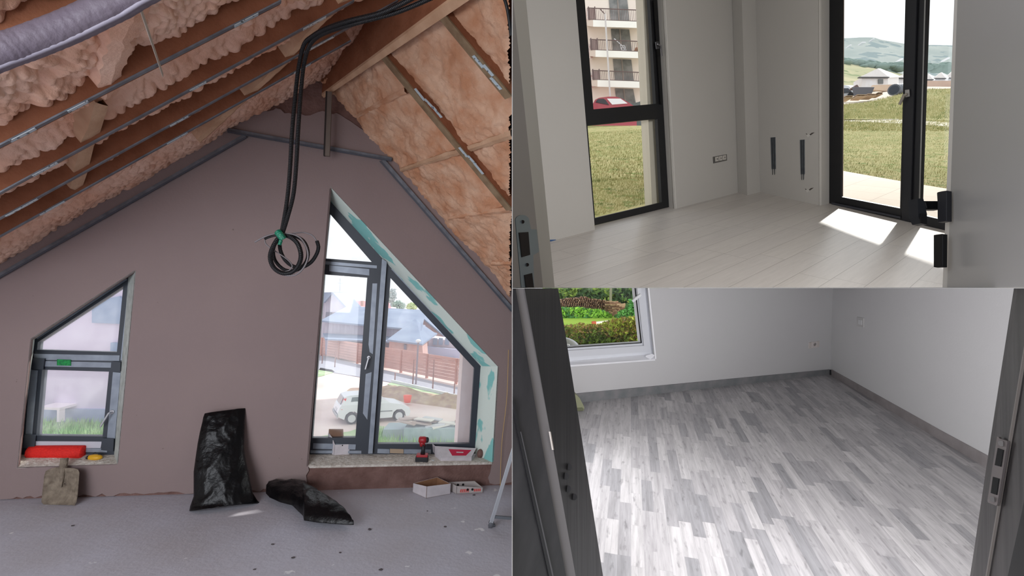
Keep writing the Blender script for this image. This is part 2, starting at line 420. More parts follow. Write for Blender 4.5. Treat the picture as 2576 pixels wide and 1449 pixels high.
# ---------------------------------------------------------------- roof foam
def seg_dist(p, a, b):
    d = b - a; t = max(0, min(1, (p - a).dot(d) / d.dot(d))); return (p - a - d * t).length
def vor(p): return noise.voronoi(p)[0][0]
def vor2(p):
    d = noise.voronoi(p)[0]; return d[1] - d[0]
def foam_mat(name, c1, c2, c3, sc):
    m = mat(name, c1, 0.9, 0, 0.25, var=(sc, c2, 0.16), bump=(70, 0.35))
    return m
M_FOAML = foam_mat('sprayed_foam_peach', (238, 202, 180), (222, 170, 142), None, 3.0)
M_FOAMR = foam_mat('sprayed_foam_orange', (220, 182, 154), (196, 142, 108), None, 5.5)
M_BROWN = mat('browned_foam_wood', (150, 99, 73), 0.85, 0, 0.2, var=(7, (124, 76, 52), 0.25), bump=(30, 0.3))
M_PALE = mat('pale_timber', (212, 176, 146), 0.8, 0, 0.2, var=(6, (182, 144, 114), 0.25), bump=(40, 0.3))
M_TIMB = mat('greyish_timber', (150, 130, 104), 0.8, 0, 0.2, var=(8, (112, 88, 66), 0.2), bump=(40, 0.3))
LR = [((-150, 162), (235, -2)), ((-150, 439), (706, 0)), ((-150, 563), (890, 0)), ((-150, 629), (1000, 0)), ((-150, 676), (882, 101))]
def raft_pts(pl, q): return pl.h(*q[0]), pl.h(*q[1])
PLF = PLB.back(0.13); PRF = PRB.back(0.12)
def foam(name, label, pl, o, du, dv, nu, nv, step, rafts, disp, material, keep):
    vs = []; idx = {}; fs = []
    for j in range(nv + 1):
        for i in range(nu + 1):
            p = o + du * (i * step) + dv * (j * step)
            if not keep(p): continue
            dd = min([seg_dist(p, a, b) for a, b in rafts] + [9])
            idx[(i, j)] = len(vs); vs.append(p + pl.n * disp(p, dd))
    for j in range(nv):
        for i in range(nu):
            k = [(i, j), (i + 1, j), (i + 1, j + 1), (i, j + 1)]
            if all(q in idx for q in k): fs.append([idx[q] for q in k])
    m = M().add(vs, fs); o_ = struct(name, m, material, smooth=True); o_['label'] = label; return o_
def camc(p): return RW.transposed() @ (p - EYE)
rl = [raft_pts(PLF, q) for q in LR]
def dispL(p, dd):
    k = min(1.0, dd / 0.10)
    near = max(0.0, min(1.0, (3.6 - camc(p).z) / 2.0))
    sz = 1.0
    q = p * 23.0; q += Vector((noise.noise(p * 6), noise.noise(p * 6 + Vector((5, 0, 0))), noise.noise(p * 6 + Vector((0, 7, 0))))) * 0.8
    c = 1 - min(1, vor(q) * 1.2) ** 2.4; big = noise.noise(p * 3.1) * 0.5 + 0.5
    lump = max(0, noise.noise(p * 7.0)) 
    return k * (0.01 + big * 0.045 + c * (0.022 + 0.020 * near) + lump * 0.055 * near) + 0.004 * c
tL = -RL; sL = SL
oL = PLF.h(-260, 900)
def keepL(p):
    c = camc(p)
    if c.z < 0.45: return False
    y = c.y / c.z * F + CY; x = c.x / c.z * F + CX
    return -260 < x < 1290 and -160 < y < 760 and (p - G.p).dot(G.n) > -0.06 and c.x < 0.03 and not (x > 815 and y > 262 - 0.68 * (x - 784) + 34)
# grid origin at the gable, along the slope, then towards the camera
gl0 = PLF.h(-40, 690); gl0 = gl0 - tL * 0.25 - sL * 0.5
foam('ceiling_foam_left', 'peach sprayed foam between the rafters of the left roof slope', PLF, gl0, sL, tL, 530, 452, 0.008, rl, dispL, M_FOAML, keepL)
def dispR(p, dd):
    k = min(1.0, dd / 0.08)
    c = 1 - min(1, vor(p * 24) * 1.2) ** 2; c2 = 1 - min(1, vor(p * 55) * 1.2)
    big = noise.noise(p * 2.6 + Vector((3, 3, 3))) * 0.5 + 0.5
    mid = noise.noise(p * 8)
    return k * (0.005 + big * 0.075 + mid * 0.018 + c * 0.018 + c2 * 0.009)
def keepR(p):
    c = camc(p)
    if c.z < 0.6: return False
    y = c.y / c.z * F + CY; x = c.x / c.z * F + CX
    return x > 740 and c.x < 0.03 and -160 < y < 790 and y > 262 - 0.655 * (x - 784) - 40 and (p - G.p).dot(G.n) > -0.06
RRF = [((968, 142), (1300, 528)), ((1118, 40), (1300, 262))]
rr = [raft_pts(PRF, q) for q in RRF]
vR = (-RR - SR * (-RR).dot(SR)).normalized()
gr0 = PRF.h(784, 200) - SR * 0.9 - vR * 0.3
foam('ceiling_foam_right', 'orange sprayed foam between the rafters of the right roof slope', PRF, gr0, SR, vR, 300, 210, 0.014, rr, dispR, M_FOAMR, keepR)
# closed decks above the foam
m = M().prism([PLB.back(0.22).h(-900, 1300) , PLB.back(0.22).h(-900, 300), PLB.back(0.22).h(-400, -900), PLB.back(0.22).h(1100, -700), PLB.back(0.22).h(806, 130)], -PLB.n * 0.02)
struct('ceiling_left', m, M_BROWN)
m = M().prism([PRB.back(0.2).h(700, 100), PRB.back(0.2).h(1287.5, -780), PRB.back(0.2).h(1287.5, 1100)], -PRB.n * 0.02)
struct('ceiling_right', m, M_BROWN)
# left rafters
W_L = 0.045
for i, q in enumerate(LR):
    a, b = PLB.h(*q[0]), PLB.h(*q[1])
    aw = -tL
    lab = ['rafter nearest the camera, partly behind the wrapped duct', 'second rafter up from the duct crossed by the white strap', 'middle rafter of the left slope',
           'fourth rafter of the left slope, counted from the duct', 'rafter of the left slope closest to the gable wall'][i]
    r = thing('rafter', 'foam-browned ' + lab, 'rafter', a, 'rafters of the left roof slope')
    up = -PLB.n
    m = M().hexa([a, b, b + aw * W_L, a + aw * W_L], [p + up * 0.2 for p in (a, b, b + aw * W_L, a + aw * W_L)]); m.build('timber', M_BROWN, r)
    e = PLB.n * 0.006; a2, b2 = a + e + tL * 0.004, b + e + tL * 0.004
    m = M().hexa([a2, b2, b2 + aw * 0.026, a2 + aw * 0.026], [p - e * 1.1 for p in (a2, b2, b2 + aw * 0.026, a2 + aw * 0.026)]); m.build('metal_track', M_ZINC, r, label='thin grey metal track')
    for t0, t1 in [[(0.62, 0.83)], [(0.2, 0.275), (0.37, 0.43), (0.86, 0.93)], [(0.22, 0.28), (0.60, 0.64), (0.875, 0.93)], [(0.14, 0.21), (0.50, 0.54), (0.8, 0.86)], [(0.24, 0.30), (0.55, 0.6), (0.86, 0.9)]][i]:
        def LP(t): 
            x = q[0][0] + (q[1][0] - q[0][0]) * t; y = q[0][1] + (q[1][1] - q[0][1]) * t; return PLB.h(x, y)
        c0, c1 = LP(t0) + e * 1.4, LP(t1) + e * 1.4
        m = M().hexa([c0 + tL * 0.012, c1 + tL * 0.012, c1 + aw * 0.012, c0 + aw * 0.012], [p - PLB.n * -0.003 for p in (c0 + tL * 0.012, c1 + tL * 0.012, c1 + aw * 0.012, c0 + aw * 0.012)])
        m.build('bracket', M_ZINCB, r, label='bright zinc bracket')
# right rafters
for i, (q, cl) in enumerate([(((972, 140), (1289, 526)), [((1049, 220), (1073, 250)), ((1073, 246), (1096, 270)), ((1094, 266), (1116, 293)), ((1160, 368), (1180, 392)), ((1181, 388), (1201, 410)), ((1198, 408), (1220, 435))]),
                          (((1122, 38), (1289, 242)), [((1196, 137), (1222, 168)), ((1222, 160), (1246, 188)), ((1240, 192), (1266, 222))])]):
    a, b = PRB.h(*q[0]), PRB.h(*q[1]); off = RR * 0.055; up = -PRB.n * 0.17
    r = thing('rafter', ['brown rafter of the right slope with six bright zinc plates', 'brown rafter of the right slope nearest the black cable at the frame edge'][i], 'rafter', a, 'rafters of the right roof slope')
    o4 = [a, b, b + off, a + off]
    M().hexa(o4, [p + up for p in o4]).build('timber', M_BROWN, r)
    e = PRB.n * 0.012
    o4 = [a - off * 0.08, b - off * 0.08, b + off * 1.04, a + off * 1.04]
    M().hexa(o4, [p + e for p in o4]).build('batten', M_TIMB, r, label='greyish timber batten')
    for c in cl:
        c0, c1 = PRB.h(*c[0]) + e * 1.2, PRB.h(*c[1]) + e * 1.2; c0 = c0 - off * 0.1; c1 = c1 - off * 0.1
        o4 = [c0, c1, c1 + off * 0.42, c0 + off * 0.42]
        M().hexa(o4, [p + PRB.n * 0.004 for p in o4]).build('zinc_plate', M_ZINCB, r, label='bright perforated zinc plate')
# ridge beam
r = thing('ridge_beam', 'long pale wooden ridge beam rising towards the top centre of the attic', 'beam', PRB.h(800, 250))
o4 = HX(PRB, [(786, 252), (812, 243), (1240, -48), (1192, -50)])
UPV = UP * 0.36
M().hexa(o4, [p + UPV for p in o4]).build('side', M_BROWN, r, label='browned side of the beam')
o5 = [p - UP * 0.02 for p in o4]
M().hexa(o4, o5).build('underside', M_PALE, r, label='pale wood underside')
# foam-covered purlins
def purlin(label, pl, pts, w, h, material, up, name='purlin', jit=0.0, group=None):
    """timber along a polyline of pixels on a roof plane; w = half width in px at each point"""
    m = M(); A = []; B = []
    P = []
    for k in range(len(pts) - 1):
        n = 10
        for s_ in range(n):
            t = s_ / n; P.append((pts[k][0] + (pts[k + 1][0] - pts[k][0]) * t, pts[k][1] + (pts[k + 1][1] - pts[k][1]) * t, pts[k][2] + (pts[k + 1][2] - pts[k][2]) * t))
    P.append(pts[-1])
    for k, (x, y, ww) in enumerate(P):
        k2 = min(k + 1, len(P) - 1); k1 = max(k - 1, 0)
        dx, dy = P[k2][0] - P[k1][0], P[k2][1] - P[k1][1]; l = math.hypot(dx, dy); nx, ny = -dy / l, dx / l
        ww2 = ww * (1 + jit * noise.noise(Vector((x * 0.06, y * 0.06, 0)))); ww3 = ww * (1 + jit * noise.noise(Vector((x * 0.06, y * 0.06, 9))))
        A.append(pl.h(x + nx * ww2, y + ny * ww2)); B.append(pl.h(x - nx * ww3, y - ny * ww3))
    mid = [(p + q) / 2 + pl.n * 0.012 * (1 if jit else 0.2) for p, q in zip(A, B)]
    m.loft(A, mid); m.loft(mid, B); up_ = -pl.n * h
    m.loft(A, [p + up_ for p in A]); m.loft(B, [p + up_ for p in B])
    o = m.build(name, material, None, smooth=jit > 0.1); tag(o, label, 'purlin', group); return o
PLM = PLB.back(0.02)
purlin('foam-covered purlin under the wrapped duct on the left slope', PLM, [(345, 5, 34), (318, 60, 34), (300, 130, 30), (275, 200, 26), (258, 245, 14)], 0, 0.12, M_FOAML, None, jit=0.5, group='purlins crossing the left rafters')
purlin('smooth pale purlin piece between the second and third rafter', PLM, [(256, 262, 17), (236, 330, 16), (220, 362, 17), (205, 425, 17), (190, 478, 14)], 0, 0.12, M_PALE, None, group='purlins crossing the left rafters')
purlin('slim wavy purlin strip climbing towards the ridge beam', PLM, [(500, 356, 6), (560, 300, 8), (600, 262, 7), (644, 225, 6), (719, 155, 7), (770, 95, 6), (819, 45, 7), (900, -20, 8)], 0, 0.1, M_PALE, None, jit=0.3, group='purlins crossing the left rafters')
PRM = PRB.back(0.045)
for lab, pts, w_ in [('short foam ledge high on the right slope below the ridge beam', [(898, 292, 5), (960, 258, 7), (1020, 228, 8)], 0),
                     ('foam ledge meeting the gable channel, crossing to the frame edge', [(1008, 428, 5), (1090, 402, 7), (1200, 368, 8), (1287, 338, 11)], 0),
                     ('middle foam ledge of the right slope', [(1128, 550, 5), (1200, 538, 6), (1287, 526, 8)], 0),
                     ('lowest foam ledge of the right slope', [(1236, 664, 5), (1287, 662, 6)], 0)]:
    purlin(lab, PRM, pts, 0, 0.07, M_PALE if 'crossing' in lab else M_FOAMR, None, jit=0.35, group='ledges on the right roof slope')
# hanging stud, duct, strap, cables
m = M(); a, b = G.back(-0.16).h(830, 232), G.back(-0.16).h(824, 393)
r = thing('metal_stud', 'short metal stud hanging from the ridge beam end', 'stud', b)
M().bar(a, b, 0.03, 0.035, HD).build('web', mat('stud_face', (122, 112, 104), 0.5, 0.4), r)
M().bar(a - HD * 0.024, b - HD * 0.024, 0.03, 0.014, HD).build('flange', mat('stud_dark', (52, 46, 44), 0.6, 0.3), r, label='dark flange')
M_DUCT = mat('mauve_duct_wrap', (114, 104, 114), 0.5, 0, 0.35, var=(16, (108, 98, 110), 0.25), bump=(26, 0.35), stretch=(1, 1, 1))
pd = PLB.back(-0.12)
cpx = [(-90, 165), (-40, 147), (20, 124), (60, 111), (110, 92), (160, 72), (205, 52), (250, 30), (300, 6), (345, -22), (400, -50)]
pts = [pd.h(*c) for c in cpx]
dense = []
for k in range(len(pts) - 1):
    for t in range(8): dense.append(pts[k].lerp(pts[k + 1], t / 8))
rad = [0.046 + 0.0004 * math.sin(i * 1.7) + 0.0003 * math.sin(i * 4.1) for i in range(len(dense))]
r = thing('wrapped_duct', 'mauve fabric-wrapped duct slung under the left rafters', 'duct', dense[0])
M().tube(dense, rad, 24).build('sleeve', M_DUCT, r, smooth=True)
seam = [p + (D((0.3, 1, -0.2)) * 0.046) for p in dense]
M().tube(seam, 0.0075, 6).build('seam', mat('pale_seam', (156, 150, 164), 0.5), r, smooth=True, label='pale lengthwise seam')
m = M(); a, b = pd.h(351, 14), PLB.back(-0.02).h(410, 190)
m.bar(a, b, 0.016, 0.002, cf); tag(m.build('strap', mat('dull_white_strap', (204, 198, 186), 0.6)), 'thin white strap hanging from the wrapped duct', 'strap')
M_COND = mat('black_corrugated_plastic', (13, 13, 16), 0.5, 0, 0.35)
M_GREYC = mat('grey_cable_sheath', (110, 104, 106), 0.5)
def bez(pts, n=14):
    out = []
    P = [Vector(p) for p in pts]
    for i in range(len(P) - 1):
        p0, p1, p2, p3 = P[max(i - 1, 0)], P[i], P[i + 1], P[min(i + 2, len(P) - 1)]
        for k in range(n):
            t = k / n
            out.append(0.5 * ((2 * p1) + (p2 - p0) * t + (2 * p0 - 5 * p1 + 4 * p2 - p3) * t * t + (3 * p1 - p0 - 3 * p2 + p3) * t ** 3))
    return out + [P[-1]]
def corr(path, r):
    out = [path[0]]; L = 0
    for i in range(1, len(path)): 
        L += (path[i] - path[i - 1]).length
    n = int(L / 0.0045); res = []; seg = 0; acc = 0; cum = [0]
    for i in range(1, len(path)): cum.append(cum[-1] + (path[i] - path[i - 1]).length)
    j = 0
    for k in range(n + 1):
        s_ = L * k / n
        while j < len(cum) - 2 and cum[j + 1] < s_: j += 1
        t = (s_ - cum[j]) / max(1e-6, cum[j + 1] - cum[j]); res.append(path[j].lerp(path[j + 1], min(1, t)))
    return res, [r * (1.0 if k % 2 else 0.87) for k in range(len(res))]
cab = thing('cable_bundle', 'black corrugated cable conduits hanging in a coil below the ridge', 'cable', at(712, 590, 2.62))
def cond(lst, r, name='conduit', material=M_COND, ribbed=True, seg=9):
    p = bez([at(*q) for q in lst])
    m = M()
    if ribbed: q, rs = corr(p, r); m.tube(q, rs, seg)
    else: m.tube(p, r, seg)
    return m.build(name, material, cab, smooth=not ribbed)
cond([(1100, -12, 2.1), (1000, 30, 2.2), (900, 57, 2.3), (835, 76, 2.42), (797, 94, 2.5), (777, 118, 2.55), (765, 160, 2.6), (757, 230, 2.62), (750, 330, 2.62), (745, 420, 2.62), (738, 490, 2.62), (724, 545, 2.62), (710, 590, 2.62)], 0.0115)
cond([(1052, -12, 2.1), (965, 30, 2.2), (880, 52, 2.3), (820, 72, 2.42), (785, 92, 2.5), (765, 112, 2.55), (753, 160, 2.6), (744, 230, 2.62), (735, 330, 2.62), (730, 420, 2.62), (724, 490, 2.62), (716, 545, 2.62), (707, 592, 2.63)], 0.0115)
def coil(lst, r, ribbed=True, material=M_COND, name='conduit_loop'): return cond(lst, r, name, material, ribbed)
coil([(706, 592, 2.62), (690, 615, 2.6), (680, 645, 2.6), (688, 672, 2.6), (710, 687, 2.6), (735, 684, 2.6), (752, 665, 2.6), (757, 640, 2.6), (748, 612, 2.61), (728, 595, 2.62), (708, 592, 2.63)], 0.013)
coil([(700, 598, 2.64), (688, 625, 2.65), (692, 655, 2.65), (715, 678, 2.65), (745, 680, 2.65), (768, 662, 2.65), (775, 635, 2.65), (765, 608, 2.65), (742, 594, 2.65), (715, 592, 2.65)], 0.010)
coil([(703, 608, 2.66), (706, 632, 2.66), (718, 655, 2.66), (738, 670, 2.66), (760, 672, 2.66), (782, 660, 2.66), (796, 640, 2.66), (801, 622, 2.66), (797, 606, 2.66)], 0.011)
coil([(702, 592, 2.62), (685, 594, 2.62), (666, 601, 2.62)], 0.006, False)
coil([(641, 609, 2.6), (665, 596, 2.6), (690, 588, 2.61), (710, 588, 2.62), (735, 589, 2.62), (757, 600, 2.62), (772, 625, 2.6), (774, 650, 2.6), (762, 676, 2.6), (742, 692, 2.6), (715, 692, 2.6), (702, 685, 2.6)], 0.0045, False, M_GREYC, 'grey_cable')
coil([(797, 607, 2.66), (785, 592, 2.66), (765, 585, 2.66), (745, 586, 2.64), (725, 590, 2.63)], 0.004, False, M_GREYC, 'grey_cable')
coil([(667, 600, 2.63), (668, 612, 2.63), (682, 625, 2.63), (702, 638, 2.63), (722, 652, 2.62), (735, 668, 2.6), (728, 680, 2.6), (714, 684, 2.6)], 0.0035, False, M_GREYC, 'grey_cable')
m = M(); m.tube(bez([at(699, 584, 2.6), at(706, 592, 2.595), at(713, 602, 2.6)], 6), 0.02, 10); m.tube(bez([at(707, 604, 2.59), at(703, 616, 2.59)], 4), 0.010, 8)
m.build('tape', mat('green_tape', (14, 110, 84), 0.35, 0, 0.6, bump=(60, 0.5)), cab, smooth=True, label='green tape')
m = M(); m.tube(bez([at(1262, -20, 1.9), at(1273, 10, 1.9), at(1280, 45, 1.92), at(1285.5, 90, 1.95)]), 0.007, 9)
tag(m.build('cable', M_COND, smooth=True), 'single black cable hanging at the top right edge of the attic', 'cable')
m = M(); m.tube(bez([G.back(-0.05).h(1279, 880), G.back(-0.05).h(1275, 1000), G.back(-0.04).h(1262, 1120), G.back(-0.03).h(1258, 1245)]), 0.0022, 6)
tag(m.build('string', mat('yellow_string', (214, 176, 96), 0.7), smooth=True), 'thin yellow string hanging down the wall right of the big window', 'string')
# ================================================================ things in the attic
SILLZ = G.h(1000, 1168).z
SP = Pl(Vector((0, 0, SILLZ + 0.004)), (0, 0, 1))
SP2 = Pl(Vector((0, 0, G.h(170, 1170).z + 0.004)), (0, 0, 1))
M_CARD = mat('brown_cardboard', (150, 112, 84), 0.9, var=(20, (136, 98, 72), 0.2))
M_WCARD = mat('white_cardboard', (206, 200, 204), 0.8, var=(14, (190, 184, 188), 0.2))
def wallp(A, B, h0, h1, t, inward):
    """upright board from A to B, heights h0 and h1, thickness t inward"""
    q = [A, B, B + UP * h1, A + UP * h0]; return [list(q), [p + inward * t for p in q]]
def open_box(name, label, cat, a, b, c, hs, outm, inm, t=0.004, group=None, extra=None):
    """a front-left, b near corner, c right; hs = heights at a, b, c, d"""
    d = a + c - b; cen = (a + c) / 2
    r = thing(name, label, cat, Vector((cen.x, cen.y, a.z)), group)
    P = [a, b, c, d]; m = M()
    for i in range(4):
        j = (i + 1) % 4; inn = (cen - (P[i] + P[j]) / 2); inn.z = 0; inn = inn.normalized()
        m.hexa(*wallp(P[i], P[j], hs[i], hs[j], t * 0.5, inn))
    m.hexa(P, [p + UP * t for p in P]); m.build('outer_shell', outm, r)
    m = M()
    for i in range(4):
        j = (i + 1) % 4; inn = (cen - (P[i] + P[j]) / 2); inn.z = 0; inn = inn.normalized()
        q = wallp(P[i] + inn * t * 0.5, P[j] + inn * t * 0.5, hs[i] - 0.001, hs[j] - 0.001, t * 0.5, inn); m.hexa(*q)
    P2 = [p + UP * t * 1.01 for p in P]; m.hexa(P2, [p + UP * 0.001 for p in P2]); m.build('lining', inm, r)
    return r, P, d
# boxes on the floor
r, P, d = open_box('cardboard_box', 'open white cardboard tray with brown inside on the floor', 'box', FL1.h(1038, 1239), FL1.h(1072, 1254), FL1.h(1133, 1243), [0.078, 0.098, 0.088, 0.098], M_WCARD, M_CARD)
M_GCARD = mat('greyish_cardboard', (176, 168, 166), 0.85)
r, P, d = open_box('cardboard_box', 'small open grey cardboard tray with red print and round holes', 'box', FL1.h(1128, 1233), FL1.h(1148, 1243), FL1.h(1214, 1240), [0.07, 0.068, 0.045, 0.07], M_GCARD, M_GCARD)
A, B, C_, D_ = P
fr = (C_ - B).normalized(); nf = fr.cross(UP); nf = nf if nf.dot(EYE - B) > 0 else -nf
fl = (C_ - B).length
def decal(m, o, u, v, w, h, n_, t=0.0015, sk=0.0):
    q = [o, o + u * w, o + u * (w + sk) + v * h, o + u * sk + v * h]; return m.hexa([p + n_ * t for p in q], [p + n_ * 0.0002 for p in q])
m = M(); M_REDP = mat('red_print', (206, 70, 66), 0.7)
for k in range(5): decal(m, B + fr * (0.03 + k * 0.016) + UP * 0.018, fr, UP, 0.010, 0.022, nf, sk=0.006)
decal(m, B + fr * 0.03 + UP * 0.012, fr, UP, 0.08, 0.003, nf); m.build('red_print', M_REDP, r); m = M()
for k in range(4): decal(m, B + fr * (fl * 0.66 + k * 0.016) + UP * 0.016, fr, UP, 0.010, 0.022, nf)
m.build('red_print', M_REDP, r)
M_HOLE = mat('dark_hole', (20, 18, 20), 0.9)
for f_ in (0.42, 0.60):
    o = B + fr * fl * f_ + UP * 0.034; M().tube([o + nf * 0.0005, o + nf * 0.003], 0.010, 12).build('hole', M_HOLE, r)
for f_ in (0.35, 0.55):
    o = A + fr * fl * f_ + UP * 0.045 + nf * 0.006; M().tube([o, o + nf * 0.002], 0.010, 12).build('hole', M_HOLE, r)
# white box with open lid on the sill
a, b, c = SP.h(822, 1148), SP.h(840, 1153), SP.h(878, 1151)
r = thing('cardboard_box', 'white box with brown-lined open lid on the board on the sill', 'box', b)
a, b, c = [p + UP * 0.013 for p in (a, b, c)]
d = a + c - b; H = 0.105; cen = (a + c) / 2
def inn(p, q): v = cen - (p + q) / 2; v.z = 0; return v.normalized()
m = M()
m.hexa(*wallp(b, c, H, H, 0.003, inn(b, c))); m.hexa(*wallp(c, d, H, H, 0.003, inn(c, d)))
i_ = inn(a, b); q = [a, b, b + UP * H, b.lerp(a, 0.5) + UP * (H + 0.06), a + UP * (H + 0.09)]
m.prism(q, i_ * 0.003)
m.hexa(*wallp(d, a, H, H, 0.003, inn(d, a))); m.hexa([a, b, c, d], [p + UP * 0.003 for p in (a, b, c, d)]); m.build('outer_shell', M_WCARD, r)
m = M(); i2 = inn(d, a); q = [a + UP * 0.02, d + UP * 0.02, d + UP * (H + 0.06), d.lerp(a, 0.05) + UP * (H + 0.12), a + UP * (H + 0.125)]
m.prism([p + i2 * 0.004 for p in q], i2 * 0.002)
q = [d + UP * (H + 0.055), d + UP * (H - 0.01), c + UP * (H - 0.004), c.lerp(d, 0.5) + UP * (H + 0.03)]; m.prism([p + inn(c, d) * 0.004 for p in q], inn(c, d) * 0.002)
q = [b + UP * 0.01, a + UP * 0.01, a + UP * (H + 0.08), b + UP * (H - 0.002)]; m.prism([p + i_ * 0.0035 for p in q], i_ * 0.001); m.build('lining', M_CARD, r, label='brown cardboard inside')
fr = (c - b).normalized(); nf = -inn(b, c)
M().tube([b.lerp(c, 0.5) + UP * (H - 0.008) + nf * 0.001, b.lerp(c, 0.5) + UP * (H - 0.008) + nf * 0.004], 0.006, 12).build('finger_hole', M_HOLE, r)
m = M(); sf = (b - a).normalized(); ns = -i_
for k in range(5):
    for l in range(3):
        if (k * 3 + l) % 4 != 1: decal(m, a.lerp(b, 0.35) + sf * k * 0.004 + UP * (0.035 + l * 0.016), sf, UP, 0.0022, 0.010, ns)
m.build('small_print', mat('faded_print', (128, 118, 116), 0.8), r); m = M()
decal(m, b + fr * 0.008 + UP * 0.006, fr, UP, 0.03, 0.006, nf); m.build('small_print', mat('faded_print', (128, 118, 116), 0.8), r)
# board lying on the sill
q = [SP.h(783, 1160), SP.h(990, 1162), SP.h(969, 1150), SP.h(783, 1148)]
m = M().hexa(q, [p + UP * 0.011 for p in q]); tag(m.build('board', mat('pale_board', (186, 172, 160), 0.8, var=(12, (204, 192, 180), 0.2)), bevel=0.001), 'thin pale board lying on the sill under the open box', 'board')
# drill driver
M_RED = mat('drill_red', (168, 38, 46), 0.4, 0, 0.5); M_DK = mat('drill_black', (34, 34, 38), 0.5)
base = SP.h(1061, 1160); ez = UP; ex = D((1, 0.06, 0.1)); ex.z = 0; ex.normalize(); ey = UP.cross(ex)
if ey.dot(EYE - base) > 0: ey = -ey
r = thing('cordless_drill', 'red and black cordless drill standing on its battery on the sill', 'drill', base)
def B_(m, x, y, z, hx, hy, hz, rot=0.0):
    c_, s_ = math.cos(rot), math.sin(rot); return m.box(base + ex * x + ey * y + ez * z, (ex * c_ + ez * s_) * hx, ey * hy, (ez * c_ - ex * s_) * hz)
B_(M(), 0, 0, 0.022, 0.056, 0.036, 0.022).build('battery', M_DK, r, bevel=0.006)
B_(M(), 0.002, 0, 0.052, 0.05, 0.034, 0.012).build('battery_top', M_RED, r, bevel=0.006, label='red battery cap')
M().tube([base + ex * 0.005 + ez * 0.06, base + ex * 0.008 + ez * 0.10, base + ex * 0.006 + ez * 0.15], [0.021, 0.018, 0.022], 14).build('grip', M_DK, r, smooth=True)
m = M(); p0 = base + ez * 0.188
m.tube([p0 - ex * 0.038, p0 - ex * 0.030, p0 + ex * 0.012, p0 + ex * 0.03], [0.018, 0.030, 0.031, 0.026], 18); B_(m, -0.004, 0, 0.155, 0.022, 0.02, 0.02, 0.2); m.build('motor_housing', M_RED, r, smooth=True)
M().tube([p0 + ex * 0.03, p0 + ex * 0.045, p0 + ex * 0.052], [0.026, 0.024, 0.012], 16).build('chuck', M_DK, r, smooth=True)
B_(M(), 0.026, 0, 0.135, 0.006, 0.007, 0.014, -0.2).build('trigger', M_DK, r, bevel=0.002)
# flat white box with a red trapezoid
q = [SP.h(1110, 1161), SP.h(1186, 1160), SP.h(1198, 1151), SP.h(1094, 1151)]
r = thing('cardboard_box', 'flat white box with red trapezoid print on the sill', 'box', q[0])
h = UP * 0.035
M().hexa(q, [p + h for p in q]).build('tray', M_WCARD, r)
t_ = [q[0] + h * 1.02, q[1] + h * 1.02, q[2].lerp(q[1], 0.1) + UP * 0.085, q[3] + UP * 0.10]
lid = M().hexa(t_, [p + UP * 0.004 for p in t_]).build('lid', M_WCARD, r)
m = M().hexa([q[3] , q[3] + UP * 0.10, q[0] + h, q[0]], [p - ex * 0.004 for p in (q[3], q[3] + UP * 0.10, q[0] + h, q[0])])
m.prism([q[3] + UP * 0.10, q[3] + UP * 0.125 - ex * 0.03, q[3] + UP * 0.05 - ex * 0.02, q[3] + UP * 0.03], ex * 0.003); m.build('end_flap', M_WCARD, r)
def LB(u, v): return (t_[0].lerp(t_[1], u)).lerp(t_[3].lerp(t_[2], u), v) + UP * 0.0045
nn_ = (t_[1] - t_[0]).cross(t_[3] - t_[0]).normalized(); nn_ = nn_ if nn_.z > 0 else -nn_
M().prism([LB(0.36, 0.12), LB(0.80, 0.12), LB(0.90, 0.75), LB(0.30, 0.75)], nn_ * 0.001).build('red_label', mat('crimson_print', (186, 30, 66), 0.6), r)
M().prism([LB(0.50, 0.40) + nn_ * 0.001, LB(0.70, 0.40) + nn_ * 0.001, LB(0.70, 0.5) + nn_ * 0.001, LB(0.50, 0.5) + nn_ * 0.001], nn_ * 0.001).build('label_text', M_WCARD, r)
m = M().ellipsoid(SP.h(1207, 1153) + UP * 0.042, ex * 0.032, ey * 0.028, UP * 0.044, 18, 12, 0.25, 14)
tag(m.build('stone', mat('brown_stone', (124, 92, 84), 0.6, var=(30, (90, 66, 60), 0.2)), smooth=True), 'rounded brown stone in the right corner of the big sill', 'stone')
m = M().bar(SP.h(1080, 1157) + UP * 0.006, SP.h(1092, 1161) + UP * 0.006, 0.014, 0.008); tag(m.build('utility_knife', mat('pale_plastic', (196, 202, 206), 0.4), bevel=0.002), 'small pale utility knife beside the drill', 'knife')
# left sill: red foam roll and yellow reel
a, b = SP2.h(64, 1158) + UP * 0.054, SP2.h(203, 1158) + UP * 0.054
a = a + ey * 0.03; b = b + ey * 0.03
r = thing('foam_roll', 'bright red foam roll lying on the narrow left sill', 'foam roll', (a + b) / 2 - UP * 0.048)
M().tube([a, a.lerp(b, 0.02), a.lerp(b, 0.98), b], [0.046, 0.053, 0.053, 0.048], 22).build('roll', mat('red_foam', (236, 44, 34), 0.7, var=(90, (214, 30, 26), 0.2), bump=(120, 0.3)), r, smooth=True)
M().bar(a - ey * 0.046 - UP * 0.012, b - ey * 0.046 - UP * 0.014, 0.004, 0.005).build('flap', mat('red_foam_edge', (200, 26, 24), 0.8), r)
p = SP2.h(233, 1161) + UP * 0.026 + ey * 0.02
r = thing('chalk_reel', 'small yellow chalk line reel on the left sill', 'reel', p - UP * 0.026)
M().ellipsoid(p, ex * 0.055, ey * 0.03, UP * 0.024, 20, 10).build('case', mat('yellow_plastic', (222, 168, 40), 0.45), r, smooth=True)
M().ellipsoid(p - ex * 0.045, ex * 0.014, ey * 0.026, UP * 0.016, 12, 8).build('nose', M_DK, r, smooth=True)
M().tube(bez([p - ex * 0.02 + UP * 0.02, p - ex * 0.0 + UP * 0.04, p + ex * 0.03 + UP * 0.02], 6), 0.002, 6).build('hook_cord', M_DK, r)
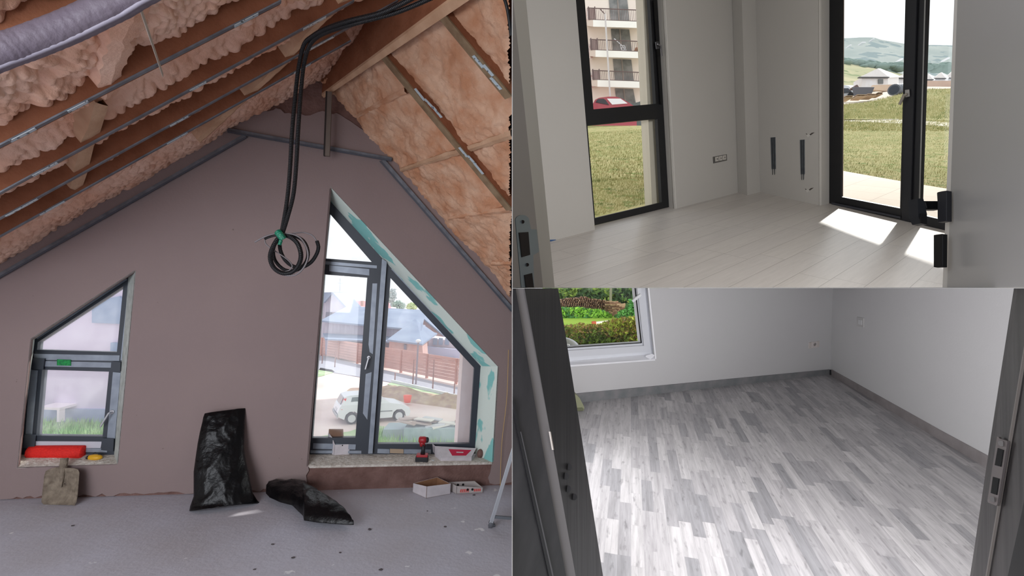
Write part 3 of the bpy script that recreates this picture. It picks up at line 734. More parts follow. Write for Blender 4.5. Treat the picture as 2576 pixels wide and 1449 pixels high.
# shovel head leaning on the wall
f0 = FL1.h(113, 1266); f1 = FL1.h(196, 1270); w0 = G.back(-0.03).h(168, 1150); sp = P3(f0 + UP * 0.004, f1 + UP * 0.004, w0)
M_SHOV = mat('mortar_caked_steel', (150, 138, 122), 0.85, 0.1, 0.3, var=(26, (112, 100, 88), 0.2), bump=(50, 0.6))
r = thing('shovel', 'mortar-caked square shovel head without handle leaning under the left window', 'shovel', (f0 + f1) / 2)
out = [(111, 1262), (116, 1268), (150, 1269), (186, 1270), (194, 1271), (199, 1262), (202, 1240), (205, 1200), (206, 1188), (202, 1180), (192, 1177), (174, 1176), (163, 1178), (150, 1174), (134, 1178), (122, 1184), (118, 1196), (114, 1230)]
cx_ = sum(o[0] for o in out) / len(out); cy_ = sum(o[1] for o in out) / len(out)
vs = []; fs = []; rings = [1, 0.85, 0.6, 0.3, 0.02]; nk = len(out)
for k, s_ in enumerate(rings):
    for (x, y) in out: vs.append(sp.h(cx_ + (x - cx_) * s_, cy_ + (y - cy_) * s_) + sp.n * (0.020 * (s_ ** 3)))
for k in range(4):
    for i in range(nk): j = (i + 1) % nk; fs.append([k * nk + i, k * nk + j, (k + 1) * nk + j, (k + 1) * nk + i])
o = M().add(vs, fs).build('blade', M_SHOV, r, smooth=True); sm = o.modifiers.new('thick', 'SOLIDIFY'); sm.thickness = 0.003
p1, p2, p3 = [sp.h(*q) + sp.n * 0.012 for q in ((157, 1225), (161, 1185), (166, 1152))]
M().tube([p1, p2, p2.lerp(p3, 0.3), p3], [0.005, 0.020, 0.024, 0.024], 16, caps=False).build('socket', M_SHOV, r, smooth=True)
# black bags
M_BAG = mat('black_bin_bag', (8, 8, 11), 0.36, 0, 0.28, bump=(16, 0.5))
def pillow(name, label, pl, rows, thick, prof, nu=44, sub=5, amp=0.02, seed=0, floor=True, cat='bag'):
    R_ = []
    for k in range(len(rows) - 1):
        for s_ in range(sub):
            t = s_ / sub; R_.append([tuple(rows[k][e][c] * (1 - t) + rows[k + 1][e][c] * t for c in (0, 1)) for e in (0, 1)])
    R_.append([tuple(rows[-1][0]), tuple(rows[-1][1])]); nr = len(R_)
    vs = []; fs = []
    for sgn in (1, -1):
        for k, (l_, r_) in enumerate(R_):
            v = k / (nr - 1); A, B = pl.h(*l_), pl.h(*r_)
            for i in range(nu + 1):
                u = i / nu; p = A.lerp(B, u); bul = thick * prof(v) * (math.sin(math.pi * u) ** 0.55 if 0 < u < 1 else 0)
                if sgn > 0:
                    q = p * 1.0 + Vector((seed, 0, 0))
                    q2 = Vector((q.x * 1.0, q.y, q.z * 0.55)) 
                    rd = (1 - abs(noise.noise(q2 * 7)) * 2) ** 2; rd2 = (1 - abs(noise.noise(q2 * 16 + Vector((3, 1, 2)))) * 2) ** 3
                    e = min(1, 6 * u, 6 * (1 - u))
                    bul += e * (amp * rd + amp * 0.45 * rd2 + amp * 0.8 * noise.noise(q * 4))
                    p = p + pl.n * bul
                else: p = p - pl.n * 0.004
                if floor and p.z < 0.003: p.z = 0.003
                vs.append(p)
    w = nu + 1; off = nr * w
    for k in range(nr - 1):
        for i in range(nu):
            fs.append([k * w + i, k * w + i + 1, (k + 1) * w + i + 1, (k + 1) * w + i])
            fs.append([off + k * w + i, off + (k + 1) * w + i, off + (k + 1) * w + i + 1, off + k * w + i + 1])
    for k in range(nr - 1):
        for i in (0, nu): fs.append([k * w + i, (k + 1) * w + i, off + (k + 1) * w + i, off + k * w + i])
    for i in range(nu):
        for k in (0, nr - 1): fs.append([k * w + i, k * w + i + 1, off + k * w + i + 1, off + k * w + i])
    o = M().add(vs, fs).build(name, M_BAG, None, smooth=True); tag(o, label, cat); return o
bp = P3(FL1.h(470, 1284), FL1.h(652, 1262), G.h(566, 1010))
bp = bp.back(-0.02)
pillow('bin_bag', 'tall black plastic bag leaning upright against the gable wall', bp,
       [((476, 1286), (594, 1270)), ((478, 1274), (652, 1266)), ((487, 1249), (636, 1240)), ((487, 1215), (630, 1212)), ((487, 1187), (626, 1190)), ((492, 1150), (618, 1155)), ((497, 1116), (614, 1126)), ((503, 1085), (615, 1090)), ((509, 1061), (616, 1055)), ((511, 1050), (617, 1035)), ((515, 1040), (617, 1027))],
       0.10, lambda v: 0.95 * (1 - v) ** 0.8 + 0.12, amp=0.011, seed=2)
hp = Pl(Vector((0, 0, 0.05)), (0, 0, 1))
pillow('bin_bag', 'crumpled black plastic bag lying flat on the floor near the big window', hp,
       [((669, 1230), (669, 1240)), ((674, 1222), (678, 1250)), ((691, 1219), (704, 1262)), ((725, 1219), (735, 1270)), ((752, 1219), (762, 1296)), ((759, 1220), (765, 1308)), ((775, 1231), (800, 1313)), ((800, 1250), (835, 1316)), ((822, 1264), (862, 1318)), ((848, 1284), (880, 1319)), ((868, 1300), (886, 1319)), ((884, 1314), (890, 1319))],
       0.085, lambda v: 0.35 + 0.75 * math.sin(math.pi * min(1, v * 1.05)) if v < 0.95 else 0.2, nu=36, amp=0.015, seed=9)
# step ladder at the right edge
M_ALU = mat('aluminium', (186, 190, 196), 0.35, 0.7)
ft = FL1.h(1235, 1328); r = thing('step_ladder', 'aluminium step ladder leg with rung at the attic edge beside the boxes', 'ladder', ft)
dz = ft - EYE; zc = camc(ft).z
a = at(1236, 1314, zc - 0.01); b = at(1292, 1128, zc + 0.03)
M().bar(a, b, 0.026, 0.016, cf).build('rail', M_ALU, r, bevel=0.002)
M().bar(a - cr * 0.012, b - cr * 0.012, 0.004, 0.02, cf).build('rail_edge', mat('bright_aluminium', (214, 220, 226), 0.3, 0.6), r)
M().bar(at(1243, 1300, zc), at(1292, 1304, zc), 0.02, 0.012, cf).build('rung', mat('dull_aluminium', (120, 126, 132), 0.4, 0.6), r)
m = M().ellipsoid(ft + UP * 0.03, cr * 0.02, cf * 0.02, UP * 0.03, 12, 8, 0.3, 40); m.bar(ft + UP * 0.012 - cr * 0.02, ft + UP * 0.02 + cr * 0.03, 0.016, 0.018)
m.build('foot', mat('worn_rubber', (96, 98, 104), 0.6), r, smooth=True)
# crumbs of plaster on the floor
for k, (x, y, s_) in enumerate([(183, 1323, 3), (1120, 1326, 3), (930, 1333, 4), (1192, 1246, 3), (686, 1370, 3), (737, 1404, 4), (856, 1391, 3), (958, 1434, 4), (640, 1433, 3), (1075, 1286, 2)]):
    p = FL1.h(x, y); w_ = s_ * camc(p).z / F * 0.9
    m = M().ellipsoid(p + UP * w_ * 0.4, cr * w_ * 1.4, cf * w_, UP * w_ * 0.5, 9, 6, 0.5, 80)
    tag(m.build('rubble_crumb', mat('dark_crumb', (78, 72, 74), 0.9)), 'tiny dark crumb of rubble on the attic floor', 'rubble', 'rubble crumbs on the attic floor')
# ---------------------------------------------------------------- outside the attic windows
E1 = Pl(Vector((0, 0, -2.9)), (0, 0, 1))
def ground(pl, pts): return HX(pl, pts)
M_DIRT = mat('pale_dirt_yard', (236, 222, 218), 0.95, var=(0.25, (204, 184, 178), 0.2), bump=(3, 0.5))
m = M().prism(ground(E1, [(-900, 1300), (1284, 1300), (1284, 797), (-900, 692)]), (0, 0, -0.1))
struct('ground_yard', m, M_DIRT)
M_LAWN1 = mat('spring_grass', (136, 176, 120), 0.95, var=(1.5, (196, 206, 176), 0.2), bump=(8, 0.6))
E1b = Pl(Vector((0, 0, -2.86)), (0, 0, 1))
for lab, pts in [('trim_6', [(928, 1068), (1000, 1076), (1100, 1100), (1250, 1100), (1250, 1180), (780, 1180), (790, 1100), (880, 1085)]), ('trim_7', [(795, 940), (806, 925), (835, 930), (842, 935), (810, 945), (795, 948)]),
                 ('trim_8', [(975, 966), (990, 960), (1170, 1006), (1170, 1016), (1100, 1000), (1040, 985)]), ('trim_11', [(-40, 1060), (340, 1060), (330, 1180), (-40, 1180)])]:
    m = M().prism(ground(E1b, pts), (0, 0, -0.03)); o = struct(lab, m, M_LAWN1); o['label'] = 'patch of spring grass in the dirt yard'
m = M(); blades(m, ground(E1b, [(930, 1085), (1240, 1105), (1240, 1170), (900, 1170)]), UP, 2600, 0.22, 0.018)
blades(m, ground(E1b, [(60, 1066), (300, 1066), (290, 1130), (50, 1130)]), UP, 2200, 0.2, 0.02)
tag(m.build('grass_tufts', mat('grass_blade', (128, 186, 106), 0.8, var=(3, (176, 200, 140), 0.2))), 'tufts of long grass just below the attic windows', 'grass', kind='stuff')
M_SOIL = mat('brown_soil', (150, 122, 112), 0.95, var=(3, (186, 168, 140), 0.2), bump=(14, 0.8))
vs = []; fs = []; nx_, ny_ = 60, 14
pp = ground(E1, [(860, 990), (1290, 1050), (1240, 1006), (880, 972)])
for j in range(ny_ + 1):
    for i in range(nx_ + 1):
        u, v = i / nx_, j / ny_; p = (pp[0].lerp(pp[1], u)).lerp(pp[3].lerp(pp[2], u), v)
        e = min(1, 5 * u, 5 * (1 - u)) * min(1, 3 * v, 3 * (1 - v)); vs.append(p + UP * (e * (0.28 + 0.35 * noise.noise(p * 0.9) + 0.12 * noise.noise(p * 3)) - 0.02))
for j in range(ny_):
    for i in range(nx_): k = j * (nx_ + 1) + i; fs.append([k, k + 1, k + nx_ + 2, k + nx_ + 1])
tag(M().add(vs, fs).build('earth_mound', M_SOIL, smooth=True), 'low mound of brown earth in front of the plank fence', 'mound', kind='stuff')
# gravel strip and kerb
M_GRAV = mat('grey_gravel', (176, 178, 190), 0.95, var=(6, (156, 158, 170), 0.2))
m = M().prism(ground(E1b, [(790, 890), (1200, 985), (1200, 1014), (990, 962), (800, 930)]), (0, 0, -0.03)); struct('trim_9', m, M_GRAV)
m = M(); a, b = E1.h(985, 963), E1.h(1200, 1014); m.bar(a + UP * 0.09, b + UP * 0.09, 0.12, 0.18); struct('trim_10', m, mat('pale_kerb', (206, 208, 214), 0.9))
# fence of horizontal boards
fa, fb = E1.h(770, 888), E1.h(1230, 984)
fd = (fb - fa).normalized(); fn = fd.cross(UP).normalized(); fn = fn if fn.dot(EYE - fa) > 0 else -fn
FPL = P3(fa, fb, fa + UP)
M_TERR = mat('terracotta_boards', (206, 160, 148), 0.85, var=(1.2, (188, 142, 132), 0.2)); M_POST = mat('terracotta_post', (186, 132, 118), 0.85)
HF = 1.5
root = thing('plank_fence', 'terracotta fence of horizontal boards across the yard', 'fence', fa)
Lf = (fb - fa).length; npn = 8
for k in range(npn):
    p0, p1 = fa + fd * (Lf * k / npn), fa + fd * (Lf * (k + 1) / npn)
    m = M()
    for j in range(7): z0 = 0.12 + j * (HF - 0.12) / 7; m.bar(p0 + fd * 0.06 + UP * (z0 + 0.11), p1 - fd * 0.06 + UP * (z0 + 0.11), 0.05, (HF - 0.12) / 7 - 0.02)
    m.build('panel', M_TERR, root)
    M().box(p0 + UP * HF / 2, fd * 0.06, fn * 0.07, UP * HF / 2).build('post', M_POST, root)
for k, (x, y0, y1) in enumerate([(842, 885, 925), (810, 875, 916), (993, 938, 962), (1038, 905, 972), (1088, 905, 985), (1142, 965, 999), (1144, 1058, 1118)]):
    p = E1.h(x, y1); z = camc(p).z; hgt = (y1 - y0) / F * z
    m = M().tube([p, p + UP * hgt], 0.035, 8)
    lab = ['thin metal post by the left end of the fence', 'short leftmost metal post in the gravel', 'low metal stake left of the lamp pole', 'tall post behind the kerb next to the lamp pole', 'tall red-brown post at the middle of the kerb', 'short post at the right end of the kerb', 'lone stake in the grass right of the slate stack'][k]
    tag(m.build('fence_post', mat('rusty_metal', (150, 112, 106), 0.8), smooth=True), lab, 'post')
p = E1.h(1046, 968); z = camc(p).z; r = thing('lamp_pole', 'street lamp pole with small pale head in front of the fence', 'pole', p)
M().tube([p, p + UP * ((968 - 862) / F * z)], 0.05, 8).build('pole', mat('pole_grey', (150, 140, 150), 0.7), r)
M().ellipsoid(p + UP * ((968 - 858) / F * z), cr * 0.16, cf * 0.16, UP * 0.10, 10, 6).build('lamp_head', mat('lamp_white', (235, 235, 240), 0.6), r)
q = E1.h(1024, 1018); r = thing('plastic_bucket', 'small orange bucket on the earth mound', 'bucket', q)
M().tube([q + UP * 0.1, q + UP * 0.42], [0.14, 0.19], 14).build('body', mat('orange_plastic', (240, 84, 44), 0.5), r, smooth=True)
# houses behind the fence
M_SLATE = mat('bluish_slate_roof', (150, 164, 186), 0.9, var=(0.8, (130, 144, 170), 0.2), bump=(4, 0.5))
M_PLANK = mat('grey_plank_wall', (196, 192, 206), 0.9, var=(2, (172, 168, 186), 0.15), stretch=(6, 6, 0.2))
M_BRICK = mat('pink_brick', (206, 176, 172), 0.95, var=(3, (190, 156, 150), 0.2)); M_WALLP = mat('pale_house_wall', (226, 214, 222), 0.9)
def ah(x, y, z): return at(x, y, z * 1.5)
def slab(front, back_, t=0.12):
    return M().hexa([front[0], front[1], back_[1], back_[0]], [p - UP * t for p in (front[0], front[1], back_[1], back_[0])])
def vwall_z(pts, z, depth): return M().prism([ah(x, y, z) for x, y in pts], cf * depth)
r = thing('barn', 'long grey plank barn with bluish slate roof behind the fence', 'barn', ah(880, 900, 25.3))
slab([ah(806, 806, 25), ah(1060, 830, 25)], [ah(874, 770, 29), ah(1072, 780, 29)]).build('roof', M_SLATE, r)
vwall_z([(818, 806), (1050, 826), (1050, 905), (818, 893)], 25.4, 3.5).build('wall', M_PLANK, r)
slab([ah(818, 852, 24.3), ah(1050, 862, 24.3)], [ah(812, 838, 25.3), ah(1052, 850, 25.3)]).build('lean_to_roof', M_SLATE, r)
r = thing('barn', 'brick outbuilding with hipped slate roof right of the mullion', 'barn', ah(1040, 900, 23))
slab([ah(974, 854, 23), ah(1062, 865, 23)], [ah(1044, 802, 26), ah(1047, 802, 26)]).build('roof', M_SLATE, r)
slab([ah(1062, 865, 23), ah(1100, 838, 27)], [ah(1044, 802, 26), ah(1092, 836, 27)]).build('hip', M_SLATE, r, label='slate hip side')
vwall_z([(980, 854), (1062, 865), (1066, 915), (976, 905)], 23.3, 2).build('wall', M_BRICK, r)
vwall_z([(1016, 866), (1022, 867), (1022, 880), (1016, 879)], 23.2, 0.1).build('window', mat('far_window', (110, 110, 130), 0.5), r)
r = thing('gabled_house', 'pinkish gable house end with steep grey roof behind the brick outbuilding', 'house', ah(1045, 880, 29.5))
m = M().prism([ah(x, y, 29.6) for x, y in [(976, 850), (976, 836), (1043, 786), (1100, 834), (1160, 880), (1160, 930), (976, 920)]], cf * 3); m.build('wall', M_BRICK, r)
m = M().hexa([ah(972, 838, 29.3), ah(1043, 782, 29.3), ah(1043, 786, 29.3), ah(972, 842, 29.3)], [p + cf * 3 for p in [ah(972, 838, 29.3), ah(1043, 782, 29.3), ah(1043, 786, 29.3), ah(972, 842, 29.3)]])
a_ = [ah(1043, 782, 29.3), ah(1120, 846, 29.3), ah(1120, 850, 29.3), ah(1043, 786, 29.3)]; m.hexa(a_, [p + cf * 3 for p in a_]); m.build('roof', M_SLATE, r)
r = thing('white_house', 'pale house with tall blue windows at the right of the attic view', 'house', ah(1130, 900, 27))
vwall_z([(1080, 850), (1180, 862), (1180, 930), (1070, 915)], 27, 2).build('wall', M_WALLP, r)
for x in (1090, 1104, 1120): vwall_z([(x, 850), (x + 10, 851), (x + 9, 868), (x - 1, 867)], 26.9, 0.1).build('window', mat('far_blue_window', (150, 166, 190), 0.5), r)
vwall_z([(1072, 872), (1160, 880), (1160, 905), (1066, 896)], 26.6, 0.3).build('balcony', mat('lilac_panel', (196, 200, 226), 0.8), r)
for x in (1112, 1137): vwall_z([(x, 901), (x + 16, 903), (x + 15, 909), (x, 907)], 26.2, 0.3).build('roof_box', M_WALLP, r)
r = thing('shed', 'weathered plank shed with gable roof at the left of the attic view', 'shed', ah(835, 800, 30))
vwall_z([(806, 770), (838, 738), (872, 775), (872, 888), (796, 884)], 30, 4).build('wall', M_PLANK, r)
m = M(); a_ = [ah(838, 736, 29.7), ah(875, 776, 29.7), ah(873, 779, 29.7), ah(836, 740, 29.7)]; m.hexa(a_, [p + cf * 4 for p in a_])
a_ = [ah(838, 735, 29.7), ah(800, 736, 29.7), ah(796, 760, 29.7), ah(814, 762, 29.7)]; m.hexa(a_, [p + cf * 4 for p in a_]); m.build('roof', M_SLATE, r)
vwall_z([(820, 785), (834, 785), (832, 802), (818, 802)], 29.9, 0.1).build('window', mat('far_window', (110, 110, 130), 0.5), r)
r = thing('red_roof_house', 'distant house with pale red roof above the barn', 'house', ah(895, 775, 42))
slab([ah(866, 772, 42), ah(985, 776, 42)], [ah(874, 756, 46), ah(978, 760, 46)]).build('roof', mat('pale_red_roof', (226, 160, 166), 0.9), r)
vwall_z([(868, 770), (983, 775), (983, 800), (868, 800)], 42.2, 3).build('wall', M_WALLP, r)
vwall_z([(907, 757), (913, 757), (913, 770), (907, 770)], 41.8, 0.6).build('chimney', M_BRICK, r)
p0, p1 = ah(854, 780, 48), ah(856, 700, 48); p0.z = -2.9; r = thing('utility_pole', 'thin power pole with crossarm against the white sky', 'pole', p0)
M().tube([p0, p1], 0.10, 6).build('pole', mat('far_pole', (150, 160, 170), 0.9), r); M().bar(ah(846, 712, 48), ah(864, 713, 48), 0.12, 0.12).build('crossarm', MATS['far_pole'], r)
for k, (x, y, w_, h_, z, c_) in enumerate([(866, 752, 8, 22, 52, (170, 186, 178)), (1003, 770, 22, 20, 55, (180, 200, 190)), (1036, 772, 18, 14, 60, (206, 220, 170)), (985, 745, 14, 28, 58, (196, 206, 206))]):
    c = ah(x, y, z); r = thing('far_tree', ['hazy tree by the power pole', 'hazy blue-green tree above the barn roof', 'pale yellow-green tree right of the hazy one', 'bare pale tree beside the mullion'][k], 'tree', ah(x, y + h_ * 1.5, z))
    m = M(); foliage(m, c, cr * w_ * z / F, cf * 2, UP * h_ * z / F, 500, 0.35, 0.2); m.build('crown', mat('far_leaf_%d' % k, c_, 0.9), r)  # haze is put into the pale leaf colours
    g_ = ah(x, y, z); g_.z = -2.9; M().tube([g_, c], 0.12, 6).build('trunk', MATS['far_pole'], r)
# neighbour wall seen through the narrow window
E_N = thing('neighbour_house', 'lilac rendered neighbour house filling the narrow window', 'house', at(190, 1100, 14))
M().prism([at(x, y, 16) for x, y in [(0, 560), (410, 600), (400, 1066), (-30, 1058)]], cf * 3).build('wall', mat('lilac_render', (206, 194, 214), 0.9, var=(0.6, (196, 184, 206), 0.2)), E_N)
M().prism([at(x, y, 15.9) for x, y in [(0, 1028), (400, 1031), (400, 1066), (-30, 1058)]], cf * 0.2).build('plinth', mat('blue_grey_plinth', (150, 160, 190), 0.9), E_N)
M().prism([at(x, y, 15.9) for x, y in [(231, 760), (300, 745), (330, 790), (330, 816), (231, 812)]], cf * 0.2).build('window', mat('dim_window', (130, 146, 176), 0.5), E_N)
M().prism([at(x, y, 15.9) for x, y in [(278, 862), (300, 862), (298, 888), (277, 888)]], cf * 0.2).build('vent', MATS['dim_window'], E_N)
M().prism([at(x, y, 15.4) for x, y in [(95, 1024), (150, 1026), (150, 1032), (95, 1030)]], cf * 0.6).build('porch_roof', M_WALLP, E_N)
M().prism([at(x, y, 15.4) for x, y in [(143, 1032), (149, 1032), (149, 1062), (143, 1062)]], cf * 0.2).build('porch_post', M_WALLP, E_N)
# slate stack
s0 = E1.h(1085, 1112); zc = camc(s0).z
r = thing('slate_stack', 'low stack of grey slates and broken tiles in the grass', 'stack', s0)
M().box(s0 + UP * 0.28, cr * 0.85, cf * 0.4, UP * 0.28).build('base_pallet', mat('bluish_stack', (166, 184, 190), 0.9, var=(5, (146, 164, 172), 0.2)), r)
M().box(s0 + UP * 0.22 - cr * 1.1 + cf * 0.3, cr * 0.5, cf * 0.4, UP * 0.22).build('side_stack', mat('mesh_grey', (156, 172, 178), 0.9), r)
for k in range(11):
    c = s0 + UP * (0.6 + 0.05 * (k % 4)) + cr * random.uniform(-0.9, 0.7) + cf * random.uniform(-0.3, 0.3); th = random.uniform(-0.5, 0.5)
    u = (cr * math.cos(th) + cf * math.sin(th)); v = u.cross(UP)
    M().box(c, u * 0.32 + UP * random.uniform(-0.06, 0.06), v * 0.12, UP * 0.02).build('slate', mat('slate_%d' % (k % 3), [(214, 210, 206), (176, 160, 156), (196, 198, 204)][k % 3], 0.9), r)
# car
ra, fa_ = E1.h(884, 1068), E1.h(1003, 1060)
cx_ = (fa_ - ra); WB = cx_.length; kx = cx_.normalized(); ky = UP.cross(kx).normalized()
if ky.dot(EYE - ra) > 0: ky = -ky                          # ky points away from the camera
sc_ = WB / 2.49
def CPt(x, y, z): return ra + (kx * x + ky * y + UP * z) * sc_
r = thing('parked_car', 'small white hatchback parked in the yard behind the mullion', 'car', (ra + fa_) / 2)
M_CAR = mat('white_car_paint', (222, 226, 232), 0.3, 0, 0.6); M_CG = mat('car_glass', (96, 106, 118), 0.1, 0, 0.8)
prof = [(-0.68, 0.42, 0), (-0.72, 0.62, 0), (-0.62, 0.92, 0), (-0.56, 1.00, 0), (-0.40, 1.40, 1), (-0.10, 1.48, 1), (0.7, 1.50, 1), (1.25, 1.42, 1), (2.0, 1.02, 0), (2.6, 0.92, 0), (3.05, 0.72, 0), (3.12, 0.5, 0), (3.05, 0.28, 0),
        (2.87, 0.26, 0), (2.80, 0.52, 0), (2.62, 0.66, 0), (2.36, 0.66, 0), (2.18, 0.52, 0), (2.11, 0.24, 0), (0.38, 0.22, 0), (0.31, 0.52, 0), (0.13, 0.66, 0), (-0.13, 0.66, 0), (-0.31, 0.52, 0), (-0.38, 0.26, 0)]
side = lambda y, ins: [CPt(x, y + (ins * 0.16 if t else 0), z) for x, z, t in prof]
m = M(); Aa = side(0, 1); Bb = [CPt(x, 1.66 - (0.16 if t else 0), z) for x, z, t in prof]
nn = len(prof); tri = tessellate_polygon([[Vector((x, z, 0)) for x, z, t in prof]])
m.add(Aa + Bb, [list(t) for t in tri] + [[i + nn for i in t] for t in tri] + [[i, (i + 1) % nn, (i + 1) % nn + nn, i + nn] for i in range(nn)])
m.build('body', M_CAR, r)
def carq(name, pts, material, lab=None):
    q = [CPt(*p) for p in pts]; n_q = (q[1] - q[0]).cross(q[2] - q[0]).normalized(); n_q = n_q if n_q.dot(EYE - q[0]) > 0 else -n_q
    M().prism([p + n_q * 0.02 for p in q], -n_q * 0.03).build(name, material, r, label=lab)
carq('rear_window', [(-0.565, 0.22, 1.02), (-0.42, 0.30, 1.36), (-0.42, 1.36, 1.36), (-0.565, 1.44, 1.02)], M_CG)
carq('side_window', [(-0.12, 0.06, 1.02), (-0.02, 0.14, 1.38), (0.55, 0.15, 1.40), (0.6, 0.05, 1.0)], M_CG)
carq('side_window', [(0.68, 0.05, 1.0), (0.64, 0.15, 1.40), (1.15, 0.14, 1.38), (1.7, 0.04, 1.0)], M_CG)
carq('tail_light', [(-0.50, 0.02, 0.78), (-0.60, 0.03, 0.80), (-0.46, 0.16, 1.32), (-0.30, 0.14, 1.34)], mat('tail_red', (226, 60, 60), 0.4))
carq('number_plate', [(-0.73, 0.55, 0.62), (-0.66, 0.55, 0.76), (-0.66, 1.05, 0.76), (-0.73, 1.05, 0.62)], mat('plate_white', (206, 206, 210), 0.5))
carq('side_rub_strip', [(0.35, 0.0, 0.58), (0.35, 0.0, 0.62), (2.1, 0.0, 0.62), (2.1, 0.0, 0.58)], mat('rub_grey', (110, 114, 120), 0.6))
carq('rear_bumper', [(-0.70, 0.0, 0.34), (-0.74, 0.0, 0.54), (-0.74, 1.66, 0.54), (-0.70, 1.66, 0.34)], mat('bumper_grey', (190, 192, 196), 0.6))
for x in (0, 2.49):
    for y in (0.10, 1.55):
        w = M().tube([CPt(x, y - 0.09, 0.30), CPt(x, y + 0.09, 0.30)], 0.30 * sc_, 22).build('wheel', mat('tyre', (58, 60, 66), 0.8), r)
        if y < 1:
            m = M().tube([CPt(x, y - 0.10, 0.30), CPt(x, y - 0.085, 0.30)], 0.20 * sc_, 18)
            m.build('hubcap', mat('hub_silver', (206, 210, 216), 0.4, 0.3), w)
# ---------------------------------------------------------------- everything of the attic stops at the party wall
def clip(objs, co, no):
    """cut away what lies beyond the plane, on the side no points to"""
    for o in objs:
        if o.type != 'MESH': continue
        base = wloc(o); vs = [v.co + base for v in o.data.vertices]
        dd = [(v - co).dot(no) for v in vs]
        if not dd or max(dd) <= 0.0001 or o.name.startswith(('wall_party', 'wall_side', 'wall_back', 'ceiling_slab', 'ceiling_hall')): continue
        bm = bmesh.new(); bm.from_mesh(o.data)
        g = bm.verts[:] + bm.edges[:] + bm.faces[:]
        bmesh.ops.bisect_plane(bm, geom=g, plane_co=co - base, plane_no=no, clear_outer=True)
        if min(dd) < 0 and len(bm.verts) < 4000:
            eds = [e for e in bm.edges if len(e.link_faces) == 1 and all(abs((v.co + base - co).dot(no)) < 1e-4 for v in e.verts)]
            if eds: bmesh.ops.holes_fill(bm, edges=eds)
        bm.to_mesh(o.data); bm.free()
        if len(o.data.vertices) == 0:
            for ch in list(o.children): bpy.data.objects.remove(ch)
            bpy.data.objects.remove(o)
ATTIC = set(o.name for o in bpy.data.objects)
clip(list(bpy.data.objects), EYE - cr * 0.0006, cr)
clip([bpy.data.objects['ceiling_right'], bpy.data.objects['ceiling_left']], G.back(0.03).p, -G.n)
